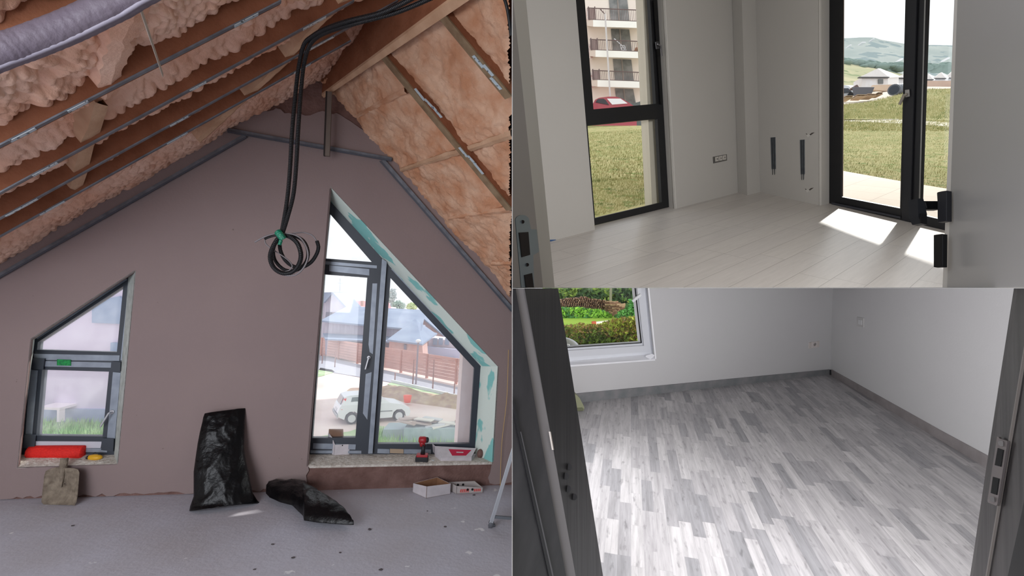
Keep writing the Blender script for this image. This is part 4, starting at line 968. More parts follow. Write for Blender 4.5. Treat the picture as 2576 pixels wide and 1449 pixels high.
# ================================================================ THE CORNER ROOM (upper right)
def plank_mat(name, c1, c2, c3, w, L, gap, gapcol, rough, grain, spec=0.4, blend=1.0, knots=False):
    m = bpy.data.materials.new(name); m.use_nodes = True; nt = m.node_tree; N = nt.nodes; K_ = nt.links
    b = N['Principled BSDF']; b.inputs['Roughness'].default_value = rough; b.inputs['Specular IOR Level'].default_value = spec
    uv = N.new('ShaderNodeUVMap'); uv.uv_map = 'UVMap'; sx = N.new('ShaderNodeSeparateXYZ'); K_.new(uv.outputs[0], sx.inputs[0])
    def ma(op, a, b_=None):
        n = N.new('ShaderNodeMath'); n.operation = op
        for i, v in enumerate((a, b_)):
            if v is None: continue
            if isinstance(v, (int, float)): n.inputs[i].default_value = v
            else: K_.new(v, n.inputs[i])
        return n.outputs[0]
    v = ma('DIVIDE', sx.outputs[1], w); row = ma('FLOOR', v); fv = ma('FRACT', v)
    wn = N.new('ShaderNodeTexWhiteNoise'); wn.noise_dimensions = '1D'; K_.new(row, wn.inputs['W'])
    u0 = ma('DIVIDE', sx.outputs[0], L); 
    if knots: u0 = ma('MULTIPLY', u0, ma('ADD', ma('MULTIPLY', wn.outputs[0], 0.6), 0.7))
    u = ma('ADD', u0, ma('MULTIPLY', wn.outputs[0], 7.37)); col = ma('FLOOR', u); fu = ma('FRACT', u)
    w2 = N.new('ShaderNodeTexWhiteNoise'); w2.noise_dimensions = '2D'; cb = N.new('ShaderNodeCombineXYZ'); K_.new(row, cb.inputs[0]); K_.new(col, cb.inputs[1]); K_.new(cb.outputs[0], w2.inputs['Vector'])
    rp = N.new('ShaderNodeValToRGB'); K_.new(w2.outputs['Value'], rp.inputs[0])
    rp.color_ramp.elements[0].color = lin(c2); rp.color_ramp.elements[1].color = lin(c1)
    e = rp.color_ramp.elements.new(0.30); e.color = lin(c3)
    # grain along the board
    mp = N.new('ShaderNodeMapping'); mp.inputs['Scale'].default_value = (3.0, 45.0, 1); K_.new(uv.outputs[0], mp.inputs[0])
    ad = N.new('ShaderNodeVectorMath'); ad.operation = 'ADD'; K_.new(mp.outputs[0], ad.inputs[0])
    sc = N.new('ShaderNodeVectorMath'); sc.operation = 'SCALE'; K_.new(w2.outputs['Color'], sc.inputs[0]); sc.inputs['Scale'].default_value = 30; K_.new(sc.outputs[0], ad.inputs[1])
    g = N.new('ShaderNodeTexNoise'); g.inputs['Scale'].default_value = 1.0; g.inputs['Detail'].default_value = 5; g.inputs['Roughness'].default_value = 0.65; K_.new(ad.outputs[0], g.inputs['Vector'])
    gr = N.new('ShaderNodeMapRange'); gr.inputs[1].default_value = 0.3; gr.inputs[2].default_value = 0.72; gr.inputs[3].default_value = 1 - grain; gr.inputs[4].default_value = 1 + grain * 0.35; K_.new(g.outputs[0], gr.inputs[0])
    mul = N.new('ShaderNodeVectorMath'); mul.operation = 'SCALE'; K_.new(rp.outputs[0], mul.inputs[0]); K_.new(gr.outputs[0], mul.inputs['Scale'])
    cur = mul.outputs[0]
    if knots:
        mk = N.new('ShaderNodeMapping'); mk.inputs['Scale'].default_value = (9.0, 30.0, 1); K_.new(uv.outputs[0], mk.inputs[0])
        kn = N.new('ShaderNodeTexNoise'); kn.inputs['Scale'].default_value = 1.2; kn.inputs['Detail'].default_value = 6; K_.new(mk.outputs[0], kn.inputs['Vector'])
        kr = N.new('ShaderNodeMapRange'); kr.inputs[1].default_value = 0.58; kr.inputs[2].default_value = 0.72; kr.inputs[3].default_value = 1.0; kr.inputs[4].default_value = 0.62; K_.new(kn.outputs[0], kr.inputs[0])
        m3 = N.new('ShaderNodeVectorMath'); m3.operation = 'SCALE'; K_.new(cur, m3.inputs[0]); K_.new(kr.outputs[0], m3.inputs['Scale']); cur = m3.outputs[0]
    ev = ma('MINIMUM', ma('MULTIPLY', fv, w), ma('MULTIPLY', ma('SUBTRACT', 1.0, fv), w))
    eu = ma('MINIMUM', ma('MULTIPLY', fu, L), ma('MULTIPLY', ma('SUBTRACT', 1.0, fu), L))
    ed = ma('LESS_THAN', ma('MINIMUM', ev, eu), gap)
    mx = N.new('ShaderNodeMix'); mx.data_type = 'RGBA'; K_.new(ma('MULTIPLY', ed, blend), mx.inputs[0]); K_.new(cur, mx.inputs[6]); mx.inputs[7].default_value = lin(gapcol)
    K_.new(mx.outputs[2], b.inputs['Base Color']); return m
M_TILE = plank_mat('pale_laminate_floor', (204, 199, 194), (196, 191, 187), (200, 195, 191), 0.20, 1.25, 0.0016, (120, 114, 108), 0.32, 0.10, 0.4, 0.8)
lf = F2.h(1697, 527) - F2.h(1497, 583)
ld = (F2.h(1858, 484) - F2.h(1385, 607)).normalized()
fl = [(1288, 724.5), (2780, 724.5), (2780, 670), (2375, 579), (2088, 512), (2063, 514), (1912, 479), (1860, 479), (1697, 521), (1683, 521), (1497, 567), (1495, 575), (1288, 628)]
m = M().prism(HX(F2, fl), -N2 * 0.02)
o = struct('floor_corner_room', m, M_TILE, uv=(F2.h(1497, 583), ld, N2.cross(ld).normalized())); o['label'] = 'pale grey laminate floor of the upper right room'
WL2 = vpl(F2, (1385, 607), (1858, 484), V2); WR2 = vpl(F2, (1912, 483), (2063, 517), V2)
WF2 = vpl(F2, (1497, 567), (1683, 521), V2); WG2 = vpl(F2, (2088, 512), (2375, 578), V2)
M_WALL2 = mat('white_corner_wall', (192, 190, 186), 0.9, 0, 0.2, var=(0.8, (188, 186, 183), 0.3), bump=(50, 0.05))
yT = -330
m = M().prism(HX(WL2, [(1288, 660), (1288, yT), (vx2(1858, 484, yT), yT), (1858, 500), (1700, 541.5), (vx2(1700, 525, -230), -230), (vx2(1497, 582, -230), -230), (1498, 600)]), -WL2.n * 0.02)
struct('wall_left', m, M_WALL2)
def wv(pl, pts, H=3.6, V=V2): 
    A = [pl.h(*p) for p in pts]; return A, [p - V * H for p in A]
pa, pb, pc_ = F2.h(1857, 484.5), F2.h(1880, 491.5), F2.h(1912, 483)
back_ = F2.h(1890, 470) 
m = M(); b4 = [p + V2 * 0.05 for p in (pa, pb, pc_, back_)]; t4 = [p - V2 * 3.6 for p in b4]; m.hexa(b4, t4); struct('wall_pilaster', m, M_WALL2)
m = M().prism(HX(WR2, [(1912, 503), (vx2(1912, 483, yT), yT), (3100, yT), (3100, 820), (2560, 652), (vx2(2560, 632, -230), -230), (vx2(2063.5, 517, -230), -230), (2063.5, 537)]), -WR2.n * 0.02)
struct('wall_right', m, M_WALL2)
def rev(pla, A, plb, B, t, material, name):
    a_, b_ = HX(pla, A), HX(plb, B); off = t
    m = M().hexa([a_[0], a_[1], b_[1], b_[0]], [p + off for p in (a_[0], a_[1], b_[1], b_[0])]); struct(name, m, material)
rev(WL2, [(1700, 525.5), (vx2(1700, 525, -230), -230)], WF2, [(1683, 521), (vx2(1683, 521, -240), -240)], D((1, 0, -0.2)) * 0.01, M_WALL2, 'trim_12')
rev(WL2, [(vx2(1497, 582, -230), -230), (vx2(1700, 525, -230), -230)], WF2, [(vx2(1497, 567, -240), -240), (vx2(1683, 521, -240), -240)], -V2 * 0.01, M_WALL2, 'trim_13')
rev(WL2, [(1497, 582), (vx2(1497, 582, -230), -230)], WF2, [(1490, 568), (vx2(1490, 568, -240), -240)], D((-1, 0, -0.2)) * 0.01, M_WALL2, 'trim_14')
rev(WR2, [(2063.5, 517), (vx2(2063.5, 517, -230), -230)], WG2, [(2086, 511.5), (vx2(2086, 511.5, -240), -240)], D((-1, 0, 0)) * 0.01, M_WALL2, 'trim_15')
rev(WR2, [(vx2(2063.5, 517, -230), -230), (2480, -230)], WG2, [(vx2(2086, 511, -240), -240), (2490, -240)], -V2 * 0.01, M_WALL2, 'trim_16')
GL2 = glass('clear_glass', (0.98, 0.99, 0.99), 0.0, 0.04)
e = lambda x0, y0, y: (vx2(x0, y0, y), y)
hu = [e(1493, 275, -190), (1493, 275), (1650, 261), e(1650, 261, -190)]
hl = [(1478, 316), (1497, 548.5), (1665, 509), (1654, 298.5)]
w3 = window('window_3', 'tall black-framed window of the corner room with apartment block behind', WF2, [(1492, 568), e(1492, 568, -240), e(1683.5, 521, -240), (1683.5, 521)], [hu, hl], [grow(hu, 1.01), grow(hl, 1.01)], GL2, BLACK, 0.04)
m = strip(M(), WF2.back(-0.008), [(1644, 0), (1651, 0), (1667, 262), (1662, 262)], 0.01).build('sash_edge', mat('black_sash_edge', (12, 12, 15), 0.4), w3)
strip(M(), WF2.back(-0.03), [(1650, 105), (1657, 104), (1659, 122), (1652, 123)], 0.012).build('handle_rosette', mat('dark_nickel', (96, 96, 100), 0.35, 0.7), w3, bevel=0.002)
m = M(); p_ = WF2.back(-0.055); m.bar(p_.h(1654, 111), p_.h(1662, 116), 0.014, 0.012, WF2.n); m.bar(p_.h(1662, 114), p_.h(1665, 141), 0.016, 0.012, WF2.n); m.build('handle', mat('grey_nickel', (150, 150, 156), 0.3, 0.8), w3, bevel=0.002)
hA = [(2114, 500), e(2114, 500, -190), e(2265, 525, -190), (2265, 525)]
hB = [(2314, 540), e(2314, 540, -190), (2440, -190), (2440, 570)]
w4 = window('door_1', 'black-framed balcony door of the corner room with grass and hills behind', WG2, [(2085.5, 514), e(2085.5, 514, -240), (2500, -240), (2500, 607), (2375, 580)],
            [[(2114, 495), e(2114, 495, -190), e(2264, 524, -190), (2264, 524)], [(2315, 540), e(2315, 540, -190), (2450, -190), (2450, 572)]], [[(2112, 498), e(2112, 498, -195), e(2266, 527, -195), (2266, 527)], [(2313, 542), e(2313, 542, -195), (2452, -195), (2452, 575)]], GL2, BLACK, 0.03)
strip(M(), WG2.back(-0.010), [(2268, 554), e(2268, 554, -190), e(2289, 559, -190), (2289, 559)], 0.012).build('sash_stile', mat('black_stile', (30, 31, 36), 0.45), w4)
strip(M(), WG2.back(-0.004), [e(2307, 550, -190), e(2310, 550, -190), (2313, 550), (2310, 550)], 0.004).build('steel_edge', mat('steel_edge', (150, 150, 148), 0.3, 0.7), w4, label='bright steel edge')
strip(M(), WG2.back(-0.02), [(2092, 509), (2264, 545), (2264, 550), (2092, 514)], 0.01).build('sill_ridge', mat('graphite_ridge', (56, 58, 66), 0.4), w4)
strip(M(), WG2.back(-0.03), [(2276, 226), (2286, 225), (2287, 243), (2277, 245)], 0.012).build('handle_rosette', mat('pale_nickel', (176, 174, 172), 0.35, 0.5), w4, bevel=0.004)
m = M(); p_ = WG2.back(-0.06); m.bar(p_.h(2282, 236), p_.h(2274, 240), 0.02, 0.014, WG2.n); m.bar(p_.h(2275, 237), p_.h(2263, 263), 0.024, 0.014, WG2.n); m.build('handle', mat('beige_nickel', (166, 160, 150), 0.3, 0.5), w4, bevel=0.003)
# outer jambs seen through the panes
M_OJ = mat('cream_outer_jamb', (226, 218, 202), 0.85)
m = M().prism(HX(WF2.back(0.10), [e(1622, 0, -260), e(1640, 0, -260), e(1663, 520, 540), e(1640, 520, 540)]), -WF2.n * 0.10); struct('trim_17', m, M_OJ)
m = M().prism(HX(WG2.back(0.10), [(2095, 520), e(2095, 520, -260), e(2121, 520, -260), (2121, 510)]), D((-0.5, 0, 1)) * 0.16); struct('trim_18', m, mat('pinkish_outer_jamb', (206, 180, 166), 0.85))
# unseen slab added above the door: shades all but a strip of floor
h1, h2_ = F2.h(1990, 566) , F2.h(2420, 668)
def awn(q, t): return q - SUND * t
# blue tape where the floor meets the wall by the jamb
m = M().prism(HX(WL2.back(-0.004), [(1384, 603), (1399, 602.5), (1398, 607.5), (1385, 611)]), -WL2.n * 0.003); m.prism(HX(WL2.back(-0.004), [(1401, 604), (1424, 600.5), (1410, 604), (1402, 606.5)]), -WL2.n * 0.003)
tag(m.build('masking_tape', mat('blue_tape', (56, 92, 140), 0.6)), 'strip of blue masking tape at the foot of the wall behind the door jamb', 'tape')
# triple socket
r = thing('wall_socket', 'unfinished triple socket without cover on the left wall of the corner room', 'socket', WL2.h(1812, 400))
strip(M(), WL2, [(1794, 394.5), (1828.5, 388), (1829, 403.5), (1795, 411)], 0.006).build('back_box', mat('socket_grey', (96, 94, 92), 0.7), r)
for x in (1800, 1809.5, 1819):
    y = 394 + (1800 - x) * 0.2
    strip(M(), WL2.back(-0.004), [(x, y + 1), (x + 7.5, y - 0.5), (x + 8, y + 11), (x + 0.5, y + 12.5)], 0.008).build('socket_module', mat('socket_white', (196, 192, 186), 0.6), r)
    M().tube([WL2.back(-0.012).h(x + 4, y + 6), WL2.back(-0.015).h(x + 4, y + 6)], 0.010, 12).build('outlet', MATS['socket_grey'], r)
# open chases with steel strip
for lab, q in (('left wall chase with grey steel strip on the right wall of the corner room', [(1938, 346), (1950.5, 345), (1952, 438), (1941, 438.5)]), ('right wall chase with grey steel strip, nearer the balcony door', [(2012, 352), (2024, 351), (2024.5, 451), (2014, 451.5)])):
    r = thing('wall_chase', lab, 'chase', WR2.h(*q[3]), 'wall chases with steel strips')
    strip(M(), WR2, q, 0.002).build('steel_strip', mat('blue_grey_steel', (104, 112, 118), 0.45, 0.3, var=(20, (84, 90, 98), 0.2)), r)
    for f_ in (0.22, 0.62):
        t = [(q[0][0] + (q[1][0] - q[0][0]) * f_, q[0][1]), (q[0][0] + (q[1][0] - q[0][0]) * (f_ + 0.14), q[0][1]), (q[3][0] + (q[2][0] - q[3][0]) * (f_ + 0.14), q[3][1] + 1), (q[3][0] + (q[2][0] - q[3][0]) * f_, q[3][1] + 1)]
        strip(M(), WR2.back(-0.002), t, 0.003).build('groove', mat('groove_dark', (52, 54, 58), 0.7), r)
    x0, y0 = q[3]
    m = M(); 
    for k in range(5): strip(m, WR2.back(-0.003), [(x0 + k * 2.6 - 1, y0 - 13), (x0 + k * 2.6, y0 - 13), (x0 + k * 2.6 + 0.4, y0 + 1.5), (x0 + k * 2.6 - 1, y0 + 2)], 0.002)
    m.build('ragged_end', mat('white_crumb', (206, 204, 200), 0.9), r)
for lab, x, y in (('ragged cable hole high beside the balcony door reveal', 2036, 337), ('small ragged hole low on the wall beside the balcony door', 2034, 476)):
    r = thing('wall_hole', lab, 'hole', WR2.h(x, y), 'ragged cable holes in the plaster')
    strip(M(), WR2, [(x - 9, y - 2), (x - 2, y + 3), (x + 6, y - 3), (x + 13, y - 4), (x + 8, y), (x - 1, y + 6), (x - 7, y + 2)], 0.0015).build('opening', mat('hole_shadow', (86, 80, 76), 0.9), r)
    strip(M(), WR2.back(-0.0015), [(x - 8, y + 2), (x - 1, y), (x + 3, y + 4), (x - 4, y + 9)], 0.002).build('plaster_edge', MATS['white_crumb'], r)
# left door jamb
def line2(x, y, yy): return (vx2(x, y, yy), yy)
J0 = at(1343, 500, 0.80)
JV = V2
JF = P3(J0, J0 + JV, at(1288, 620, 0.70)); JS = P3(J0, J0 + JV, at(1373, 500, 0.86))
m = M()
L1a, L1b, L2a, L2b = line2(1343, 500, -40), line2(1343, 500, 724.5), line2(1373, 500, -40), line2(1373, 500, 724.5)
m.prism(HX(JF, [(1288, -40), L1a, L1b, (1288, 724.5)]), D((0, 0, 1)) * 0.10)
r = sroot('door_2', 'open white interior door with grey jambs framing the corner room', J0)
M_JAMB = mat('grey_lacquer_jamb', (132, 126, 122), 0.5, 0, 0.4); M_JAMB2 = mat('lighter_jamb_stop', (170, 166, 158), 0.5, 0, 0.4)
m.build('jamb', M_JAMB, r)
M().prism(HX(JS, [L1a, L2a, L2b, L1b]), D((0, 0, 1)) * 0.06).build('door_stop', M_JAMB2, r, bevel=0.002)
M_STR = mat('blue_grey_strike', (104, 116, 124), 0.4, 0.5)
pl_ = JF.back(-0.001)
arc = [(1313.5 - 16.5 * math.cos(math.pi * k / 10) + 1.0 * k / 10, 553 - 12 * math.sin(math.pi * k / 10)) for k in range(11)]
out = [(1313, 724)] + arc + [(1336, 577), (1350, 577), (1356, 633), (1341.5, 642), (1344, 724)]
out = [(1312, 724)] + out[1:]
st = M().prism(HX(pl_, out), -JF.n * 0.0015).build('strike_plate', M_STR, r)
m = M(); strip(m, JF.back(-0.001), [(1306.5, 585), (1329.5, 583.5), (1334, 641), (1313.5, 647)], 0.0012); m.build('latch_opening', mat('opening_dark', (26, 18, 16), 0.9), st)
m = M(); strip(m, JF.back(-0.001), [(1320, 692), (1339, 687), (1343.5, 724), (1324, 724)], 0.0012); m.build('latch_opening', MATS['opening_dark'], st)
for x, y in ((1315, 558), (1326.5, 666)): M().tube([pl_.back(0).h(x, y), pl_.back(-0.0012).h(x, y)], 0.0028, 12).build('screw', MATS['opening_dark'], st)
# open door leaf on the right
zA = 0.92
A0 = at(2409, 362, zA); LV = V2
LF = P3(A0, A0 + LV, at(2576, 362, 0.66)); LE = P3(A0, A0 + LV, at(2388, 362, 0.965))
def l2(x, y, yy): return (vx2(x, y, yy), yy)
M_LEAF = mat('white_door_lacquer', (178, 176, 174), 0.30, 0, 0.45)
M().prism(HX(LF, [(2422, -60), (2800, -60), (2800, 724.5), (2393, 724.5)]), -LF.n * 0.0 + D((0.2, 0, 1)) * 0.012).build('leaf', M_LEAF, r)
M().prism(HX(LE, [(2403, -60), (2422, -60), (2393, 724.5), (2371, 724.5)]), D((0.9, 0, 0.3)) * 0.03).build('leaf_edge', mat('lit_door_edge', (236, 232, 226), 0.45), r)  # edge paler than the leaf: window light put into its colour
m = M(); strip(m, LF.back(-0.0005), [(2420, -60), (2425.5, -60), (2397, 724.5), (2391.5, 724.5)], 0.0025); m.build('edge_groove', mat('groove_grey', (84, 78, 76), 0.6), r)
M_BH = mat('matt_black_metal', (20, 20, 22), 0.38, 0.2, 0.5)
def hz(pts, z0, z1): return M().hexa([at(x, y, z0) for x, y in pts], [at(x, y, z0) + cf * (z1 - z0) for x, y in pts])
rs = thing('door_handle', 'black square lever handle on the open white door', 'handle', at(2380, 560, 0.97)); bpy.data.objects.remove(rs)
hn = hz([(2369, 481), (2382, 479), (2382, 556), (2374, 560)], 0.95, 0.962); hn.build('rosette', M_BH, r, bevel=0.002)
h_ = hz([(2381, 479), (2395, 481), (2395, 558), (2381, 556)], 0.93, 0.95).build('rosette_edge', mat('black_metal_light', (44, 44, 48), 0.4, 0.2), r, bevel=0.001)
hz([(2324, 505), (2371, 505), (2371, 527), (2330, 527)], 0.965, 0.985).build('handle', M_BH, r, bevel=0.003)
hz([(2308, 500), (2324, 500), (2332, 537), (2332, 564), (2317, 560), (2309, 530)], 0.955, 0.98) if False else None
m = M(); q = [(2309, 499), (2323, 500), (2332, 538), (2332, 565), (2318, 562), (2310, 545)]
m.prism([at(x, y, 0.955) for x, y in q], cf * 0.022); m.build('handle_grip', mat('dark_grip', (42, 44, 48), 0.4, 0.3), r)
hz([(2317, 537), (2332, 538), (2332, 565), (2317, 562)], 0.951, 0.954).build('grip_face', M_BH, r)
hz([(2365, 589), (2372, 588), (2372, 672), (2366, 655)], 0.95, 0.962).build('lock_rosette', M_BH, r, bevel=0.001)
hz([(2371, 588), (2384, 590), (2383, 673), (2371, 671)], 0.93, 0.95).build('lock_rosette', M_BH, r, bevel=0.001)
# ---------------------------------------------------------------- outside the corner room
E2 = F2.back(0.0); E2 = Pl(F2.p - N2 * 0.10, N2)
E2.n = N2.copy()
M_PAVE = plank_mat('bleached_paving', (240, 228, 216), (232, 220, 208), (236, 224, 212), 0.6, 0.6, 0.006, (196, 182, 170), 0.8, 0.05, 0.3, 0.7)
pv = [(2050, 530), (2560, 640), (2560, 500), (2385, 475), (2265, 455.5), (2122, 430), (2050, 418)]
m = M().prism(HX(E2, pv), -N2 * 0.05); struct('ground_terrace', m, M_PAVE, uv=(E2.h(2122, 430), ld, N2.cross(ld).normalized()))
E2b = Pl(F2.p - N2 * 0.14, N2); E2b.n = N2.copy()
M_GRASS2 = mat('dry_lawn', (146, 146, 94), 0.95, 0, 0.1, var=(0.9, (172, 162, 118), 0.25), bump=(18, 0.9), speck=(5, (122, 134, 78), 0.58))
m = M().prism([E2b.h(*p) for p in [(1700, 590), (2050, 540), (2700, 640), (2700, 300), (2050, 300), (1690, 316), (1400, 316), (1400, 610)]], -N2 * 0.05)
struct('ground_lawn', m, M_GRASS2)
rg = random.Random(4)
m = M(); up2 = N2
blades(m, HX(E2b, [(1490, 545), (1680, 500), (1670, 440), (1480, 455)]), up2, 7000, 0.035, 0.0025, rg)
blades(m, HX(E2b, [(1470, 460), (1680, 445), (1670, 322), (1470, 335)]), up2, 9000, 0.05, 0.006, rg)
blades(m, HX(E2b, [(2100, 430), (2400, 482), (2400, 330), (2100, 330)]), up2, 9000, 0.035, 0.004, rg)
blades(m, HX(E2b, [(2100, 330), (2400, 330), (2400, 302), (2100, 302)]), up2, 6000, 0.07, 0.012, rg)
tag(m.build('lawn_blades', mat('dry_grass_blade', (156, 156, 98), 0.8, var=(1.2, (190, 180, 130), 0.2), speck=(2, (112, 128, 66), 0.58))), 'long dry grass of the lawn around the corner room', 'grass', kind='stuff')
E2c = Pl(F2.p - N2 * 0.125, N2); E2c.n = N2.copy()
m = M().prism(HX(E2c, [(2050, 301), (2125, 301), (2180, 301), (2290, 301), (2400, 309), (2480, 314), (2480, 326), (2400, 319), (2290, 311), (2180, 307), (2125, 304), (2050, 302)]), -N2 * 0.02)
struct('trim_19', m, mat('pale_footpath', (226, 218, 206), 0.95, var=(2, (206, 200, 180), 0.2)))
# hills
def relief(name, label, rows, z0, z1, nx, amp, sc, material, seed):
    """hillside: rows of (x, y) pixel polylines from foot to crest, distance growing from z0 to z1"""
    nr = len(rows); vs = []; fs = []; sub = 10
    def poly(row, t):
        x = row[0][0] + (row[-1][0] - row[0][0]) * t
        for (xa, ya), (xb, yb) in zip(row, row[1:]):
            if xa <= x <= xb: return x, ya + (yb - ya) * (x - xa) / (xb - xa)
        return x, row[-1][1]
    tot = (nr - 1) * sub
    for k in range(tot + 1):
        a_, t = divmod(k, sub); t /= sub
        if a_ >= nr - 1: a_, t = nr - 2, 1.0
        z = z0 + (z1 - z0) * k / tot
        for i in range(nx + 1):
            xa, ya = poly(rows[a_], i / nx); xb, yb = poly(rows[a_ + 1], i / nx)
            p = at(xa * (1 - t) + xb * t, ya * (1 - t) + yb * t, z)
            vs.append(p + D((0, -1, 0)) * amp * noise.noise(p * sc + Vector((seed, 0, 0))) * (1 if k < tot else 0.6))
    for k in range(tot):
        for i in range(nx): q = k * (nx + 1) + i; fs.append([q, q + 1, q + nx + 2, q + nx + 1])
    m = M().add(vs, fs); o_ = struct(name, m, material, smooth=True); o_['label'] = label; return o_
M_HILL = mat('hazy_wooded_hill', (162, 172, 170), 1.0, 0, 0.0, var=(0.03, (184, 190, 186), 0.15), bump=(0.2, 1.0), speck=(0.06, (144, 158, 160), 0.55))  # distance haze is mixed into the colours of both hills
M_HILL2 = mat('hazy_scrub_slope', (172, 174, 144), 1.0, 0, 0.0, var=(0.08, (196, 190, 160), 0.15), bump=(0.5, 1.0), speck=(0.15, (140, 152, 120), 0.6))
zg = camc(E2b.h(2250, 301)).z
relief('ground_meadow', 'rising meadow between the terrace and the road', [[(2030, 301), (2576, 301)], [(2030, 268), (2110, 264), (2180, 258), (2240, 244), (2290, 232), (2330, 224), (2576, 222)]], zg, 44, 60, 0.12, 0.4, M_GRASS2, 5)
m = M(); um = D((0, -1, 0))
for _ in range(9000):
    x = rg.uniform(2105, 2400); yt = 264 - (x - 2110) * 0.08 if x < 2180 else 258 - (x - 2180) * 0.25 if x < 2310 else 224
    y = rg.uniform(yt, 300); t = (301 - y) / (301 - yt); z = zg + (44 - zg) * t; p = at(x, y, z); s2 = rg.uniform(0.08, 0.22)
    m.add([p - cr * 0.018, p + cr * 0.018, p + um * s2 + cr * rg.uniform(-0.1, 0.1)], [[0, 1, 2]])
tag(m.build('meadow_blades', MATS['dry_grass_blade']), 'long grass of the rising meadow by the road', 'grass', kind='stuff')
relief('ground_road', 'pale gravel road and yard behind the meadow', [[(2030, 268), (2110, 264), (2180, 258), (2240, 244), (2290, 232), (2330, 224), (2576, 222)], [(2030, 222), (2200, 218), (2330, 213), (2576, 212)]], 44.2, 100, 40, 0.05, 0.4, mat('pale_road', (216, 204, 190), 0.95, var=(0.5, (196, 186, 172), 0.2)), 6)
relief('ground_far_hill', 'far wooded hill ridge coloured with blue haze', [[(2050, 200), (2576, 215)], [(2050, 150), (2250, 165), (2400, 170), (2576, 175)], [(2050, 96), (2120, 93), (2160, 91), (2200, 93), (2216, 98), (2250, 103), (2275, 108), (2330, 112), (2390, 111), (2440, 113), (2576, 118)]], 260, 420, 90, 3.0, 0.03, M_HILL, 1)
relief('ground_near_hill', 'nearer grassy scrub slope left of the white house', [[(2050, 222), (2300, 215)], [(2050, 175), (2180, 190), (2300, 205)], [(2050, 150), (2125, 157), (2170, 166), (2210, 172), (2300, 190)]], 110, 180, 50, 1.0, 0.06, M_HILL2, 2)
rt = random.Random(12)
m = M()
for k in range(200):
    x = rt.uniform(2110, 2400); y = rt.uniform(166, 176) if x > 2200 else 157 + (x - 2110) * 0.14 + rt.uniform(-4, 3)
    z = 175 + rt.uniform(0, 20); s_ = rt.uniform(1.2, 2.6)
    m.ellipsoid(at(x, y, z), cr * s_, cf * s_, cdn * s_ * 0.5, 7, 5, 0.5, 0.3)
tag(m.build('treeline', mat('hazy_treeline', (138, 156, 150), 1.0, 0, 0), smooth=True), 'hazy band of trees at the foot of the far hill', 'trees', kind='stuff')  # the band's haze is part of its grey-green colour
for k, (x, y, w_) in enumerate([(2168, 110, 9), (2193, 101, 4), (2135, 117, 4), (2262, 152, 5), (2378, 150, 6)]):
    z = [330, 350, 320, 250, 250][k]
    tag(M().box(at(x, y, z), cr * w_ * z / F * 0.5, cf * 2, cdn * 1.0 * z / F).build('hill_building', mat('hill_white', (236, 236, 238), 0.9)),
        ['long white building on the far hill, left of the crest', 'small white building near the hill crest', 'faint pale building at the left of the hill', 'pale building low on the hill above the white house roof', 'pale building low on the hill right of the mullion'][k], 'building')
# white bungalow
M_RF = mat('pale_roof_tiles', (204, 200, 200), 0.7); M_RFB = mat('sunlit_roof', (238, 236, 234), 0.5); M_BW = mat('bungalow_wall', (226, 226, 230), 0.9, var=(0.7, (214, 206, 200), 0.2))  # second roof tone is paler: sun on that side is in the colour
def bung(label, px, wid, y_eave, y_ridge, y_base, z, win=True, name='bungalow'):
    r = thing(name, label, 'house', at(px, y_base, z), 'pale bungalows below the hill')
    x0, x1, x2 = px - wid * 0.5, px + wid * 0.22, px + wid * 0.5
    z2 = z * 1.12
    A = [at(x0, y_eave, z), at(x1, y_eave, z), at(x2, y_eave - 2, z2)]
    Rr = at(px - wid * 0.06, y_ridge, z * 1.06); R2 = at(px - wid * 0.0, y_ridge, z * 1.1)
    m = M().add([A[0], A[1], Rr], [[0, 1, 2]]); m.prism([A[0], A[1], Rr], cf * 0.3); m.build('roof', M_RF, r)
    M().hexa([A[1], A[2], R2, Rr], [p + cdn * 0.15 for p in (A[1], A[2], R2, Rr)]).build('roof_side', M_RFB, r, label='roof side coloured bright as if sunlit')
    B = [at(x0 + wid * 0.06, y_eave, z), at(x1 - wid * 0.03, y_eave, z), at(x1 - wid * 0.03, y_base, z), at(x0 + wid * 0.06, y_base, z)]
    M().prism(B, cf * 2).build('wall', M_BW, r)
    C3 = [at(x1 - wid * 0.03, y_eave, z), at(x2 - wid * 0.05, y_eave - 1, z2), at(x2 - wid * 0.05, y_base - 1, z2), at(x1 - wid * 0.03, y_base, z)]
    M().prism(C3, cf * 1).build('wall', mat('sunlit_wall', (238, 236, 236), 0.9), r)  # paler wall colour stands in for sun on this side
    M().hexa([at(x0 - 1, y_eave - 1, z * 0.995), at(x1 + 1, y_eave - 1, z * 0.995), at(x1 + 1, y_eave + 0.8, z * 0.995), at(x0 - 1, y_eave + 0.8, z * 0.995)], [p + cf * 0.4 for p in [at(x0 - 1, y_eave - 1, z * 0.995), at(x1 + 1, y_eave - 1, z * 0.995), at(x1 + 1, y_eave + 0.8, z * 0.995), at(x0 - 1, y_eave + 0.8, z * 0.995)]]).build('gutter', mat('dark_gutter', (90, 90, 92), 0.6), r)
    if win:
        M().prism([at(x, y, z * 0.998) for x, y in [(px - 0 - 4, y_eave + 5), (px + 8, y_eave + 5), (px + 8, y_eave + 16), (px - 4, y_eave + 16)]], cf * 0.1).build('window', mat('bung_window', (104, 106, 106), 0.4), r)
bung('large pale bungalow with grey pyramid roof behind the skip', 2214, 104, 194, 172, 222, 80)
bung('half hidden bungalow directly behind the door mullion', 2283, 60, 196, 182, 215, 95, False)
bung('first small bungalow right of the door mullion', 2338, 46, 200, 186, 212, 105, False)
bung('second small bungalow further right of the mullion', 2370, 44, 197, 182, 210, 110, False)
bung('rightmost small bungalow beside the open door edge', 2398, 40, 196, 179, 210, 118, False)
